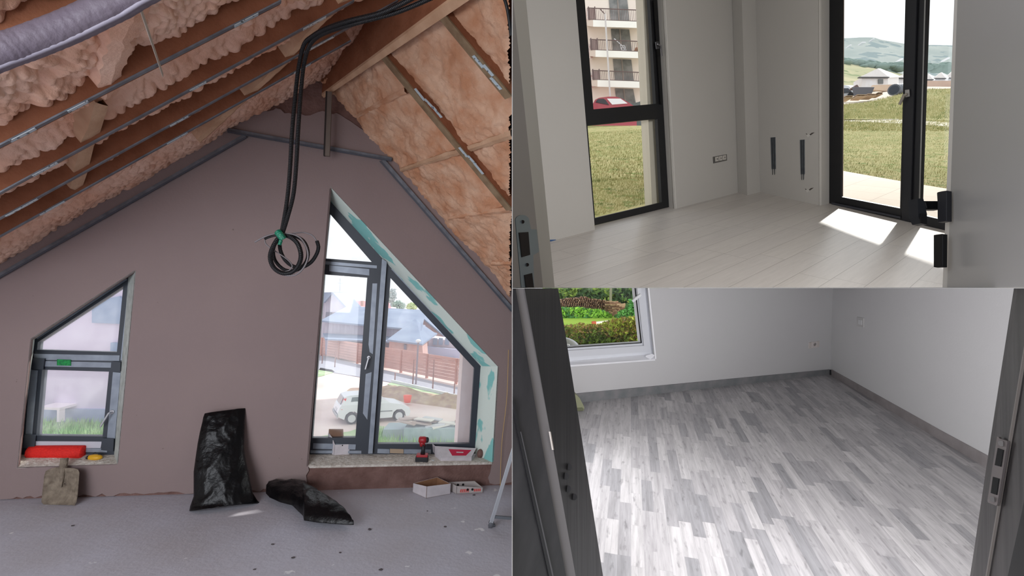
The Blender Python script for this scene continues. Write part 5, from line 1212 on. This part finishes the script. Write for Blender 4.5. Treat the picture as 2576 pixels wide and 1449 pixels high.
for lab, pts, c_ in (('pinkish brick wall along the road right of the mullion', [(2310, 203), (2400, 203), (2400, 222), (2310, 222)], (206, 178, 162)), ('low beige wall behind the road in front of the bungalow', [(2196, 214), (2262, 212), (2262, 232), (2196, 226)], (214, 190, 164))):
    tag(M().prism([at(x, y, 74) for x, y in pts], cf * 0.4).build('boundary_wall', mat('bw_%d' % c_[2], c_, 0.95, var=(0.6, (188, 164, 150), 0.2))), lab, 'wall')
# skip, pallets, vehicle, culvert pipe
z = 47
r = thing('skip_container', 'dark grey skip standing on pallets in front of the bungalow', 'container', at(2172, 244, z))
m = M().hexa([at(x, y, z) for x, y in [(2143, 219), (2200, 219), (2190, 243), (2148, 243)]], [at(x, y, z + 2.2) for x, y in [(2145, 218.5), (2199, 218.5), (2189, 242), (2150, 242)]]); m.build('hull', mat('skip_grey', (92, 92, 98), 0.7), r)
M().prism([at(x, y, z + 0.5) for x, y in [(2150, 219), (2153, 214), (2157, 213), (2161, 219)]], cf * 0.8).build('load', mat('rusty_load', (110, 92, 88), 0.9), r)
def pallet(label, x, y, w_, z):
    r = thing('pallet', label, 'pallet', at(x, y, z), 'pallets at the edge of the lawn')
    s_ = z / F
    for k in range(2): M().box(at(x, y - 1.5 - k * 4, z), cr * w_ * s_ * 0.5, cf * 0.5, cdn * 0.5 * s_).build('deck', mat('pallet_wood', (186, 160, 132), 0.9), r)
    for k in (-1, 0, 1): M().box(at(x + k * w_ * 0.42, y - 3.5, z), cr * w_ * s_ * 0.06, cf * 0.4, cdn * 1.6 * s_).build('block', mat('pallet_block', (120, 98, 80), 0.9), r)
pallet('pallet at the left end by the door frame', 2128, 252, 18, 44)
pallet('first pallet under the skip', 2158, 249, 22, 45); pallet('second pallet under the skip', 2184, 247, 22, 46); pallet('small pallet right of the skip', 2206, 243, 12, 48)
r = thing('parked_van', 'pale dark-windowed vehicle left of the skip', 'car', at(2128, 240, 50))
M().prism([at(x, y, 50) for x, y in [(2100, 214), (2124, 214), (2136, 217), (2142, 224), (2147, 232), (2147, 240), (2100, 242)]], cf * 1.8).build('body', mat('van_silver', (214, 218, 222), 0.4), r)
M().prism([at(x, y, 49.9) for x, y in [(2118, 222), (2134, 222), (2143, 231), (2120, 234)]], cf * 0.1).build('windscreen', mat('van_glass', (52, 58, 66), 0.2), r)
M().tube([at(2140, 239, 49.8), at(2140, 239, 50.1)], 0.28, 14).build('wheel', mat('tyre2', (44, 46, 50), 0.8), r)
r = thing('culvert_pipe', 'large dark ribbed pipe lying in the yard left of the mullion', 'pipe', at(2255, 236, 46))
a_, b_ = at(2249, 226, 45.5), at(2300, 220, 50); n_p = 26; pts = [a_.lerp(b_, k / n_p) for k in range(n_p + 1)]
M().tube(pts, [0.46 if k % 3 else 0.52 for k in range(n_p + 1)], 18).build('pipe', mat('pipe_grey', (92, 98, 108), 0.6), r)
M().tube([a_ - (b_ - a_).normalized() * 0.02, a_ + (b_ - a_).normalized() * 0.03], 0.40, 18).build('opening', mat('pipe_inside', (52, 60, 72), 0.8), r)
# apartment block seen through the left window
Z = 30.0
M_AP = mat('cream_apartment_wall', (242, 230, 218), 0.9, var=(0.4, (234, 218, 206), 0.2)); M_AS = mat('white_balcony_edge', (252, 248, 240), 0.85)
M_AG = mat('dark_apartment_glass', (96, 98, 96), 0.15, 0, 0.7, var=(2.0, (140, 138, 136), 0.15)); M_RAIL = mat('brown_railing', (110, 90, 88), 0.6)
ap = thing('apartment_block', 'cream apartment block with four railed balconies behind the tall window', 'building', at(1560, 285, Z))
tilt = lambda x, y, yy: (x + (yy - y) * 0.045, yy)
M().prism([at(x, y, Z) for x, y in [(1455, -60), (1640, -60), (1660, 300), (1478, 300)]], cf * 4).build('wall', M_AP, ap)
for k, (yd, yb_, yr, dx) in enumerate([(-12, 52, 20, -6), (72, 128, 99, 0), (148, 203, 177, 5), (222, 262, None, 10)]):
    if k < 3:
        x0 = 1498 + dx; x1 = 1630 + dx * 0.8
        M().hexa([at(x0, yb_ - 2, Z - 1.3), at(x1, yb_ + 3, Z - 1.3), at(x1, yb_ + 19, Z - 1.3), at(x0, yb_ + 15, Z - 1.3)], [at(x0 - 2, yb_ - 1, Z + 0.1), at(x1, yb_ + 3, Z + 0.1), at(x1, yb_ + 17, Z + 0.1), at(x0 - 2, yb_ + 13, Z + 0.1)]).build('balcony_slab', M_AS, ap)
        M().hexa([at(x0 - 15, yb_ - 2, Z - 1.2), at(x0, yb_ - 2, Z - 1.3), at(x0, yb_ + 15, Z - 1.3), at(x0 - 15, yb_ + 13, Z - 1.2)], [at(x0 - 15, yb_ - 2, Z), at(x0, yb_ - 2, Z), at(x0, yb_ + 15, Z), at(x0 - 15, yb_ + 13, Z)]).build('balcony_cheek', mat('beige_cheek', (214, 196, 182), 0.9), ap)
    d_ = [(1537 + dx, yd), (1583 + dx, yd + 2), (1590 + dx, yb_ + (2 if k < 3 else 0)), (1542 + dx, yb_)]
    dr = M().prism([at(x, y, Z - 0.05) for x, y in d_], cf * 0.2).build('balcony_door', M_AG, ap)
    M().prism([at(x, y, Z - 0.10) for x, y in [(1558 + dx, yd + 1), (1560.5 + dx, yd + 1), (1565 + dx, yb_), (1562.5 + dx, yb_)]], cf * 0.05).build('mullion', mat('ap_frame', (150, 138, 130), 0.6), dr)
    if yr is not None:
        zr = Z - 1.25; xl, xr = 1484 + dx, 1626 + dx
        m = M(); m.bar(at(xl, yr, zr), at(xr, yr + 6, zr), 0.04, 0.04, cdn); m.bar(at(xl + 3, yb_ - 3, zr), at(xr + 2, yb_ + 2, zr), 0.03, 0.03, cdn); m.build('handrail', M_RAIL, ap)
        nb = 32
        for i in range(nb + 1):
            t = i / nb; x = xl + (xr - xl) * t; M().bar(at(x, yr + 6 * t, zr), at(x + 2, yb_ - 3 + 5 * t, zr), 0.02, 0.02, cf).build('baluster', M_RAIL, ap)
        for x in (xl + 2, xl + 18): M().bar(at(x, yr - 3, zr), at(x + 2, yb_ - 2, zr), 0.06, 0.06, cf).build('rail_post', M_RAIL, ap)
        M().prism([at(x, y, zr + 0.1) for x, y in [(xl + 3, yr + 2), (xl + 17, yr + 2), (xl + 18, yb_ - 4), (xl + 5, yb_ - 5)]], cf * 0.03).build('mesh_panel', mat('mesh_pink', (186, 162, 158), 0.8), ap)
for y0 in (28, 118, 190): 
    M().prism([at(x, y, Z - 0.6) for x, y in [(1474 + y0 * 0.06, y0 - 8), (1482 + y0 * 0.06, y0 - 8), (1484 + y0 * 0.06, y0 + 26), (1477 + y0 * 0.06, y0 + 26)]], cf * 0.3).build('brick_pier', mat('red_brick', (176, 134, 126), 0.9, var=(4, (226, 216, 210), 0.1)), ap)
M().tube([at(1522, 35, Z - 1.6), at(1535, 245, Z - 1.6)], 0.05, 6).build('downpipe', mat('pale_pipe', (206, 200, 198), 0.7), ap)
M().tube([at(1509, 22, Z - 1.5), at(1522, 36, Z - 1.6)], 0.03, 6).build('cable', M_RAIL, ap)
r = thing('clothes_rack', 'white drying rack on the second balcony', 'rack', at(1567, 128, Z - 0.9))
m = M()
for (x0, y0, x1, y1) in [(1545, 97, 1566, 116), (1566, 116, 1573, 128), (1560, 114, 1571, 115), (1562, 120, 1574, 121), (1564, 126, 1576, 127), (1560, 114, 1565, 129), (1571, 115, 1576, 129)]: m.bar(at(x0, y0, Z - 0.9), at(x1, y1, Z - 0.9), 0.035, 0.035, cf)
m.build('rods', mat('rack_white', (236, 236, 240), 0.6), r)
r = thing('balcony_chair', 'tan wooden chair on the second balcony', 'chair', at(1607, 130, Z - 0.9))
M().prism([at(x, y, Z - 0.9) for x, y in [(1603, 106), (1609, 106), (1609, 120), (1604, 120)]], cf * 0.05).build('backrest', mat('tan_wood', (176, 130, 104), 0.8), r)
M().prism([at(x, y, Z - 0.95) for x, y in [(1599, 119), (1611, 119), (1611, 122), (1599, 122)]], cf * 0.4).build('seat', MATS['tan_wood'], r)
for x in (1600, 1610): M().bar(at(x, 122, Z - 0.9), at(x, 131, Z - 0.9), 0.05, 0.05, cf).build('leg', MATS['tan_wood'], r)
# cars below the block
r = thing('red_car', 'red car with bright windscreen at the foot of the apartment block', 'car', at(1535, 275, 27))
z = 27
M().prism([at(x, y, z) for x, y in [(1491, 262), (1497, 251), (1507, 246), (1530, 243), (1550, 243), (1566, 249), (1583, 259), (1600, 270), (1602, 318), (1488, 318)]], cf * 1.7).build('body', mat('car_red', (168, 60, 74), 0.35, 0, 0.6), r)
M().prism([at(x, y, z - 0.03) for x, y in [(1527, 248), (1561, 248), (1579, 260), (1540, 263)]], cf * 0.1).build('windscreen', mat('glare_glass', (240, 236, 240), 0.15, 0, 0.8), r)  # glare on the windscreen is put into its near-white colour
M().prism([at(x, y, z - 0.03) for x, y in [(1498, 257), (1504, 249), (1518, 248), (1524, 252), (1532, 264), (1512, 260)]], cf * 0.1).build('side_window', mat('dark_car_glass', (56, 52, 58), 0.15), r)
r = thing('dark_car', 'dark green car nose beside the red car', 'car', at(1610, 272, 27.5))
M().prism([at(x, y, 27.5) for x, y in [(1585, 262), (1608, 256), (1622, 247), (1634, 241), (1640, 318), (1585, 318)]], cf * 1.7).build('body', mat('car_dark_green', (84, 92, 90), 0.35, 0, 0.6), r)
M().prism([at(x, y, 27.47) for x, y in [(1612, 256), (1624, 249), (1636, 245), (1636, 256)]], cf * 0.1).build('side_window', mat('pale_car_glass', (150, 162, 160), 0.15), r)
c = E2b.h(1575, 312)
r = thing('weed_clump', 'darker weed clump in the lawn just under the window transom', 'plant', c)
m = M(); foliage(m, c + N2 * 0.25, cr * 0.35, cf * 0.3, N2 * 0.3, 160, 0.07, 0.1, rg); m.build('leaves', mat('weed_green', (104, 122, 76), 0.9), r)
# ---------------------------------------------------------------- unseen slab added above the balcony door to bound the sun strip
q1, q2 = F2.h(2046, 551), F2.h(2152, 590)
ld2 = (WG2.h(2375, 400) - WG2.h(2100, 400)).normalized()
tS = 6.2
a_, b_ = q1 - SUND * tS - (q2 - q1) * 1.5, q1 - SUND * tS + (q2 - q1) * 4.5
ob = WG2.n * (abs((a_ - WG2.p).dot(WG2.n)) - 0.09)
m = M().hexa([a_, b_, b_ + ob, a_ + ob], [p - V2 * 0.10 for p in (a_, b_, b_ + ob, a_ + ob)])
struct('ceiling_sun_shade', m, M_OJ)
ROOM2N = set(o.name for o in bpy.data.objects if o.name not in ATTIC)
# ================================================================ THE ROOM WITH THE GREY STRIPED FLOOR (lower right)
pd3 = (F3.h(2332, 1086) - F3.h(2090, 943)).normalized()
pdir = (F3.h(1771, 1448) - F3.h(1698, 1111)).normalized()
M_PLK = plank_mat('grey_strip_laminate', (186, 183, 184), (142, 141, 144), (168, 165, 167), 0.062, 0.36, 0.0005, (128, 126, 128), 0.36, 0.34, 0.35, 0.6, True)
m = M().prism(HX(F3, [(1288, 1024), (1463, 1005), (2088, 935), (2336, 1081), (2489, 1171), (2766, 1334), (2760, 1700), (1288, 1700)]), -N3 * 0.02)
o = struct('floor_grey_room', m, M_PLK, uv=(F3.h(2088, 941), pdir, N3.cross(pdir).normalized())); o['label'] = 'striped grey laminate floor of the lower right room'
WL3 = vpl(F3, (1463, 1011), (2088, 941), V3); WR3 = vpl(F3, (2088, 941), (2485, 1176), V3)
M_WALL3 = mat('white_grey_wall', (196, 194, 196), 0.9, 0, 0.2, var=(1.0, (200, 200, 200), 0.3), bump=(60, 0.04))
e3 = lambda x0, y0, y: (vx3(x0, y0, y), y)
m = M().prism(HX(WL3, [(1288, 1046), (1288, 724.5), e3(1376, 922, 724.5), (1376, 922), (1648, 903), (1630, 724.5), (2110, 724.5), (2105, 958)]), -WL3.n * 0.015)
struct('wall_window', m, M_WALL3)
m = M().prism(HX(WR3, [(2087, 958), (2092, 724.5), (2800, 724.5), (2800, 1390)]), -WR3.n * 0.015)
struct('wall_far_right', m, M_WALL3)
M_SK = mat('grey_skirting', (112, 116, 118), 0.5, 0, 0.4, var=(9, (134, 132, 134), 0.2), bump=(40, 0.1)); M_SKR = mat('warm_grey_skirting', (142, 136, 136), 0.5, 0, 0.4, var=(9, (124, 118, 118), 0.2))
s_ = WL3.back(-0.014); m = M().prism(HX(s_, [(1288, 1029), (1288, 1009), (1440, 992), (2088, 930), (2088, 948), (1288, 1036)]), -WL3.n * 0.013); struct('baseboard_left', m, M_SK)
s_ = WR3.back(-0.014); m = M().prism(HX(s_, [(2091, 943), (2090.5, 930), (2369, 1086), (2491, 1152), (2760, 1300), (2760, 1348), (2091, 953)]), -WR3.n * 0.013); struct('baseboard_right', m, M_SKR)
strip(M(), s_, [(2086, 930), (2090.5, 930), (2091, 943), (2086, 942)], 0.002).build('baseboard_gap', mat('gap_dark', (40, 40, 44), 0.8))['kind'] = 'structure'
# window
W3 = WL3.back(0.085)
M_PVC = mat('white_pvc', (222, 224, 230), 0.35, 0, 0.5); M_SILLW = mat('white_sill_board', (240, 240, 244), 0.35, 0, 0.5)
pane = [(1365, 724.5), (1383, 878), (1613.5, 863), (1598, 724.5)]
w5 = window('window_4', 'white plastic window of the grey-floored room with hedge and log pile behind', W3, [(1345, 724.5), (1372, 914), (1644, 891), (1629, 724.5)], [pane], [[(1364, 724.5), (1382, 880), (1615, 865), (1599, 724.5)]], GL2, M_PVC, 0.06)
strip(M(), W3.back(-0.012), [(1376, 886), (1622, 869.5), (1636, 880), (1641, 884), (1372, 903)], 0.012) .build('bottom_rail', mat('white_pvc_rail', (214, 216, 222), 0.35, 0, 0.5), w5)
strip(M(), W3.back(-0.012), [(1604, 724.5), (1622, 724.5), (1637, 881), (1620, 869)], 0.012).build('side_rail', MATS['white_pvc_rail'], w5)
m = M(); strip(m, W3.back(-0.002), [(1383, 876.5), (1613.5, 861.5), (1613.5, 863.5), (1383, 878.5)], 0.003); strip(m, W3.back(-0.002), [(1596.5, 724.5), (1599, 724.5), (1615, 863), (1612, 863)], 0.003)
m.build('gasket', mat('black_gasket', (20, 20, 22), 0.7), w5)
rev(WL3, [(1648, 903), (1630, 724.5)], W3, [(1644, 890), (1628, 724.5)], D((1, 0, 0)) * 0.012, M_SILLW, 'trim_20')
q = HX(W3, [(1372, 913), (1644, 890)]); q2_ = HX(WL3.back(-0.012), [(1372, 923), (1648, 903.5)])
m = M().hexa([q[0], q[1], q2_[1], q2_[0]], [p + V3 * 0.015 for p in (q[0], q[1], q2_[1], q2_[0])]); o = struct('trim_21', m, M_SILLW); o['label'] = 'white window sill of the grey-floored room'
strip(M(), W3.back(-0.03), [(1604, 724.5), (1613, 724.5), (1614, 742), (1606, 743)], 0.016).build('handle_rosette', M_PVC, w5, bevel=0.003)
m = M(); p_ = W3.back(-0.06); m.bar(p_.h(1612, 741), p_.h(1591, 758), 0.026, 0.016, WL3.n); m.build('handle', mat('white_handle', (236, 238, 240), 0.35), w5, bevel=0.003)
m = M().hexa(HX(WL3.back(-0.006), [(1624, 898), (1640, 893), (1646, 896), (1636, 904)]), [p + N3 * 0.012 for p in HX(WL3.back(-0.006), [(1624, 898), (1640, 893), (1646, 896), (1636, 904)])])
tag(m.build('film_scrap', mat('film_scrap_white', (236, 236, 242), 0.4)), 'curled scrap of white film at the corner of the sill', 'film')
# socket and switch
r = thing('wall_socket', 'white socket near the corner above the skirting', 'socket', WL3.h(2048, 875))
strip(M(), WL3, [(2036, 862), (2062, 858), (2061, 873), (2035, 877)], 0.008).build('cover_plate', mat('warm_white_plastic', (200, 192, 188), 0.4), r, bevel=0.002)
strip(M(), WL3.back(-0.008), [(2043, 860.5), (2056, 859), (2056, 873.5), (2043, 875)], 0.004).build('insert', mat('pale_insert', (208, 200, 198), 0.4), r)
c0 = WL3.back(-0.012).h(2050, 866.5); M().tube([c0, c0 + WL3.n * 0.001], 0.020, 18).build('outlet', mat('outlet_shade', (150, 142, 140), 0.6), r)
for dx in (-1.5, 1.5): c1 = WL3.back(-0.013).h(2050 + dx, 866.5 - dx * 0.4); M().tube([c1, c1 + WL3.n * 0.001], 0.0035, 8).build('pin_hole', MATS['gap_dark'], r)
r = thing('light_switch', 'white light switch on the right wall of the grey-floored room', 'switch', WR3.h(2163, 822))
strip(M(), WR3, [(2155, 797), (2172, 800.5), (2172, 824), (2155, 820)], 0.008).build('cover_plate', mat('switch_plate', (188, 186, 186), 0.4), r, bevel=0.002)
strip(M(), WR3.back(-0.008), [(2158.5, 804), (2167.5, 805.5), (2167.5, 817.5), (2158.5, 815.5)], 0.005).build('rocker', mat('switch_rocker', (204, 204, 206), 0.35), r, bevel=0.004)
# olive stopper by the left jamb
zc = camc(F3.h(1462, 1034)).z
r = thing('door_wedge', 'olive wedge sticking out behind the dark left jamb', 'wedge', F3.h(1455, 1034))
q = [(1436, 985), (1449, 993), (1458, 1001), (1468, 1020), (1470, 1027), (1468, 1033), (1436, 1036)]
M().prism([at(x, y, zc) for x, y in q], cf * 0.12).build('body', mat('olive_plastic', (128, 130, 102), 0.5), r)
M().prism([at(x, y, zc - 0.01) for x, y in [(1436, 1028), (1465, 1026), (1469, 1029), (1466, 1033), (1436, 1036)]], cf * 0.03).build('edge', mat('olive_dark', (92, 94, 70), 0.5), r)
# dark door lining
def woodm(name, c1, c2): return mat(name, c1, 0.45, 0, 0.4, var=(26, c2, 0.16), stretch=(1.5, 1.5, 0.06), bump=(20, 0.1))
M_DW = woodm('dark_wenge', (21, 20, 23), (16, 15, 18)); M_DW2 = woodm('dark_wenge_light', (74, 69, 68), (50, 47, 46)); M_DW3 = woodm('wenge_groove', (46, 44, 46), (32, 31, 33))
K0 = at(1384, 1086, 0.62); KP = P3(K0, K0 + V3, at(1461, 1086, 0.74)); KL = P3(K0, K0 + V3, at(1290, 1086, 0.60))
r = sroot('door_3', 'dark brown door lining framing the grey-floored room', K0)
M().prism(HX(KP, [(1319.5, 724.5), (1404, 724.5), (1461, 1086), (1517, 1449), (1530, 1540), (1464, 1540), (1448, 1449), (1384, 1086)]), cf * 0.06).build('door_stop', M_DW, r)
M().prism(HX(KL, [(1297, 724.5), (1319.5, 724.5), (1384, 1086), (1448, 1449), (1464, 1540), (1436, 1540), (1424, 1449), (1358, 1086)]), cf * 0.05).build('seal_strip', mat('grey_seal', (112, 108, 108), 0.5, 0, 0.4), r)
m = M().prism(HX(KL.back(-0.004), [(1288, 724.5), (1297, 724.5), (1358, 1086), (1424, 1449), (1436, 1540), (1288, 1540)]), cf * 0.05); m.build('jamb', M_DW3, r)
for (xa, xb, xc, w_) in [(1288, 1330, 1389, 5), ]:
    m = M(); strip(m, KL.back(-0.005), [(1288, 1000), (1291, 1000), (1309, 1086), (1389, 1449), (1400, 1500), (1393, 1500), (1381, 1449), (1302, 1086)], 0.004); m.build('groove', M_DW, r)
    m = M(); strip(m, KL.back(-0.0055), [(1309, 1086), (1311, 1086), (1393, 1449), (1389, 1449)], 0.004); m.build('bead', mat('dark_bead', (74, 72, 74), 0.4), r)
m = M(); strip(m, KP.back(-0.001), [(1384, 1086), (1386, 1086), (1394, 1132), (1392, 1132)], 0.002); m.build('chip', mat('pale_chip', (190, 180, 172), 0.8), r)
for x, y in ((1431, 1175), (1423, 1198), (1429, 1230), (1444, 1250)): M().tube([KP.h(x, y), KP.back(-0.0015).h(x, y)], 0.0045, 14).build('plug', mat('wenge_plug', (36, 35, 40), 0.5), r)
Q0 = at(2503, 1086, 0.80); QP = P3(Q0, Q0 + V3, at(2560, 1086, 0.72)); QE = P3(Q0, Q0 + V3, at(2497, 1086, 0.86))
M().prism(HX(QP, [(2560, 724.5), (2640, 724.5), (2640, 1560), (2430, 1560), (2448, 1449), (2503, 1086)]), D((0.9, 0, 1)) * 0.05).build('jamb', M_DW2, r)
m = M(); strip(m, QP.back(-0.001), [(2576, 870), (2578, 870), (2543, 1086), (2482, 1449), (2464, 1560), (2461, 1560), (2479, 1449), (2540, 1086)], 0.003); m.build('bead', mat('warm_bead', (128, 120, 114), 0.4), r)
m = M(); strip(m, QP.back(-0.004), [(2600, 1140), (2570, 1290), (2535, 1449), (2510, 1560), (2640, 1560), (2640, 1140)], 0.02); m.build('lining_edge', mat('black_lining', (14, 13, 14), 0.6), r)
st = strip(M(), QP.back(-0.004), [(2508, 1098), (2512, 1099), (2514, 1103), (2533, 1109), (2534, 1114), (2508.5, 1270), (2505, 1272), (2485, 1264), (2484, 1259)], 0.003).build('strike_plate', mat('satin_steel', (128, 120, 118), 0.35, 0.6), r)
for q in ([(2509.5, 1127), (2523.5, 1132), (2517, 1174), (2502, 1170)], [(2497.5, 1199.5), (2512.5, 1204), (2506.5, 1245), (2492, 1240)]):
    m = M(); strip(m, QP.back(-0.007), q, 0.001); m.build('bolt_opening', mat('bolt_dark', (8, 8, 9), 0.9), st)
for x, y in ((2519, 1115.5), (2497, 1256)): M().tube([QP.back(-0.007).h(x, y), QP.back(-0.009).h(x, y)], 0.0042, 14).build('screw', mat('screw_grey', (74, 70, 68), 0.4, 0.6), st)
# ---------------------------------------------------------------- garden outside the lower window
M_GL = mat('bright_garden_grass', (164, 210, 84), 0.95, 0, 0.1, var=(1.2, (190, 218, 96), 0.2), bump=(10, 0.8))
E3 = Pl(F3.p - N3 * 1.6, N3); E3.n = N3.copy()
m = M().prism([at(1290, 900, 7), at(1700, 900, 7), at(1700, 778, 21), at(1290, 778, 21)], cdn * 0.1)
struct('ground_garden', m, M_GL)
rh = random.Random(21)
def hedge_box(name, label, front, z, dep, n, size, mats_, cat='hedge'):
    r = thing(name, label, cat, at(sum(p[0] for p in front) / len(front), max(p[1] for p in front), z))
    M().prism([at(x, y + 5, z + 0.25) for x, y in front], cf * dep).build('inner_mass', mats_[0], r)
    ms = [M() for _ in mats_[1:]]
    xs = [p[0] for p in front]; ys = [p[1] for p in front]
    def inside(x, y):
        c = False; j = len(front) - 1
        for i in range(len(front)):
            (xi, yi), (xj, yj) = front[i], front[j]
            if (yi > y) != (yj > y) and x < (xj - xi) * (y - yi) / (yj - yi) + xi: c = not c
            j = i
        return c
    k = 0
    while k < n:
        x, y = rh.uniform(min(xs) - 2, max(xs) + 2), rh.uniform(min(ys) - 3, max(ys))
        if not (inside(x, y) or inside(x, y + 4)): continue
        p = at(x, y, z + rh.uniform(-0.15, 0.35))
        v = noise.noise(p * 2.2 + Vector((4, 4, 4))) + rh.uniform(-0.35, 0.35)
        idx = 0 if v < -0.12 else (1 if v < 0.16 else 2)
        leaf(ms[min(idx, len(ms) - 1)], p, size * rh.uniform(0.6, 1.4), rh); k += 1
    for i, mm in enumerate(ms):
        if mm.v: mm.build('foliage', mats_[i + 1], r)
    return r
hedge_box('clipped_hedge', 'clipped hedge with green and rusty leaves right outside the lower window', [(1300, 833), (1440, 822), (1462, 816), (1495, 822), (1530, 812), (1570, 803), (1606, 799), (1640, 798), (1650, 880), (1300, 900)], 8.0, 0.3, 11500, 0.034,
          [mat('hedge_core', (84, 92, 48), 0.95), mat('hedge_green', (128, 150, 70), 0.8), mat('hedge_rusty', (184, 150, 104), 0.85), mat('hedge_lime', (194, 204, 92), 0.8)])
hedge_box('nettle_patch', 'lush green weeds growing in front of the log pile', [(1400, 780), (1450, 778), (1520, 786), (1538, 798), (1538, 806), (1480, 806), (1440, 804), (1400, 806)], 15.5, 0.6, 2600, 0.07,
          [mat('weed_core', (80, 120, 60), 0.95), mat('weed_deep', (92, 156, 86), 0.85), mat('weed_bright', (150, 206, 76), 0.85)], 'weeds')
hedge_box('nettle_patch', 'green bush beside the right end of the log pile', [(1555, 790), (1580, 780), (1586, 760), (1612, 750), (1614, 800), (1552, 806)], 15.0, 0.6, 1800, 0.07,
          [MATS['weed_core'], MATS['weed_deep'], mat('weed_mid', (100, 160, 84), 0.85)], 'weeds')
tr = hedge_box('tree_belt', 'dense dark green trees behind the log pile', [(1300, 690), (1680, 690), (1680, 782), (1300, 782)], 22.0, 1.5, 8000, 0.13,
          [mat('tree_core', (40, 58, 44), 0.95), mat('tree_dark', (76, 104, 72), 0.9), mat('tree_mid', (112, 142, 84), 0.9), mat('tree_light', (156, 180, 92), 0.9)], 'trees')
for x0 in (1536,): M().tube([at(x0, 762, 21.6), at(x0 + 1, 715, 21.6)], 0.06, 6).build('trunk', mat('pale_bark', (150, 146, 132), 0.9), tr)
# log pile: each log a thing
base_top = [(1405, 755), (1430, 750), (1470, 747), (1500, 753), (1540, 758), (1565, 766), (1582, 770)]
base_bot = [(1405, 782), (1450, 782), (1500, 784), (1538, 790), (1545, 790), (1560, 788), (1582, 786)]
def interp(l, x):
    for (xa, ya), (xb, yb) in zip(l, l[1:]):
        if xa <= x <= xb: return ya + (yb - ya) * (x - xa) / (xb - xa)
    return l[-1][1]
M_LOGS = [mat('log_%d' % k, c, 0.9, var=(5, (120, 84, 66), 0.2)) for k, c in enumerate([(214, 176, 150), (190, 150, 128), (232, 198, 170), (150, 112, 96)])]
zl = 17.0; s_ = zl / F; cnt = 0
rows_ = []
y = 0
for rr_ in range(9):
    x = 1404 + (rr_ % 2) * 2
    while x < 1582:
        t, b_ = interp(base_top, x), interp(base_bot, x); yy = b_ - 2.2 - rr_ * 4.0
        if yy > t: rows_.append((x, yy))
        x += rh.uniform(4.4, 6.4)
for x, yy in rows_:
    c = at(x, yy, zl + rh.uniform(-0.08, 0.08)); rad_ = 2.0 * s_ * rh.uniform(0.85, 1.0)
    side_ = x > 1528
    d_ = (cr * (1 if side_ else 0.25 * rh.uniform(-1, 1)) + cf * (0.15 if side_ else 1) + cdn * rh.uniform(-0.1, 0.1)).normalized()
    L_ = rh.uniform(0.22, 0.34) if side_ else 0.35
    a_, b2 = c - d_ * L_ * (0.5 if side_ else 0), c + d_ * L_ * (1 if not side_ else 0.5)
    m = M().tube([a_, b2], rad_, 7)
    col_ = 'left' if x < 1460 else 'middle' if x < 1528 else 'right'
    tag(m.build('log', rh.choice(M_LOGS)), {'left': 'split firewood log, cut end showing, in the left third of the woodpile', 'middle': 'split firewood log in the middle of the woodpile', 'right': 'firewood log lying lengthwise at the right end of the woodpile'}[col_], 'log', 'firewood logs in the %s of the pile' % col_)
m = M().prism([at(x, y, zl + 0.25) for x, y in base_top + base_bot[::-1]], cf * 0.5); tag(m.build('bark_heap', mat('bark_heap', (84, 60, 52), 0.95)), 'dark core of bark and splinters inside the woodpile', 'bark', kind='stuff')
m = M().ellipsoid(at(1551, 798, 16.4), cr * 0.20, cf * 0.1, cdn * 0.16, 10, 7, 0.4, 10); tag(m.build('log_heap', M_LOGS[1], smooth=True), 'small heap of broken bark below the woodpile', 'bark')
r = thing('garden_pipe', 'pale pipe with red end lying behind the hedge', 'pipe', at(1530, 812, 11))
M().tube([at(1498, 813, 11), at(1580, 804, 11.4)], 0.035, 8).build('pipe', mat('pale_pipe3', (216, 206, 200), 0.6), r)
M().tube([at(1489, 814, 11), at(1499, 813, 11)], 0.055, 10).build('red_end', mat('red_end', (196, 92, 70), 0.7), r)
r = thing('car_roof', 'rounded grey car roof at the bottom left of the garden view', 'car', at(1425, 880, 6.3))
M().ellipsoid(at(1412, 884, 6.3), cr * 0.26, cf * 0.3, cdn * 0.19, 24, 14).build('roof', mat('grey_car_paint', (150, 152, 166), 0.3, 0.2, 0.6), r, smooth=True)
M().ellipsoid(at(1428, 869, 6.02), cr * 0.03, cf * 0.02, cdn * 0.02, 10, 6).build('glint', mat('glint_white', (240, 240, 244), 0.3), r, smooth=True)  # white blob stands in for a glint on the car paint
# ---------------------------------------------------------------- nothing of the right-hand rooms crosses the party walls
R23 = [o for o in bpy.data.objects if o.name not in ATTIC]
clip(R23, EYE + cr * 0.0009, -cr)
clip([o for o in bpy.data.objects if o.name in ROOM2N], EYE - cdn * 0.0009, cdn)
clip([o for o in bpy.data.objects if o.name not in ROOM2N and o.name not in ATTIC], EYE + cdn * 0.0006, -cdn)
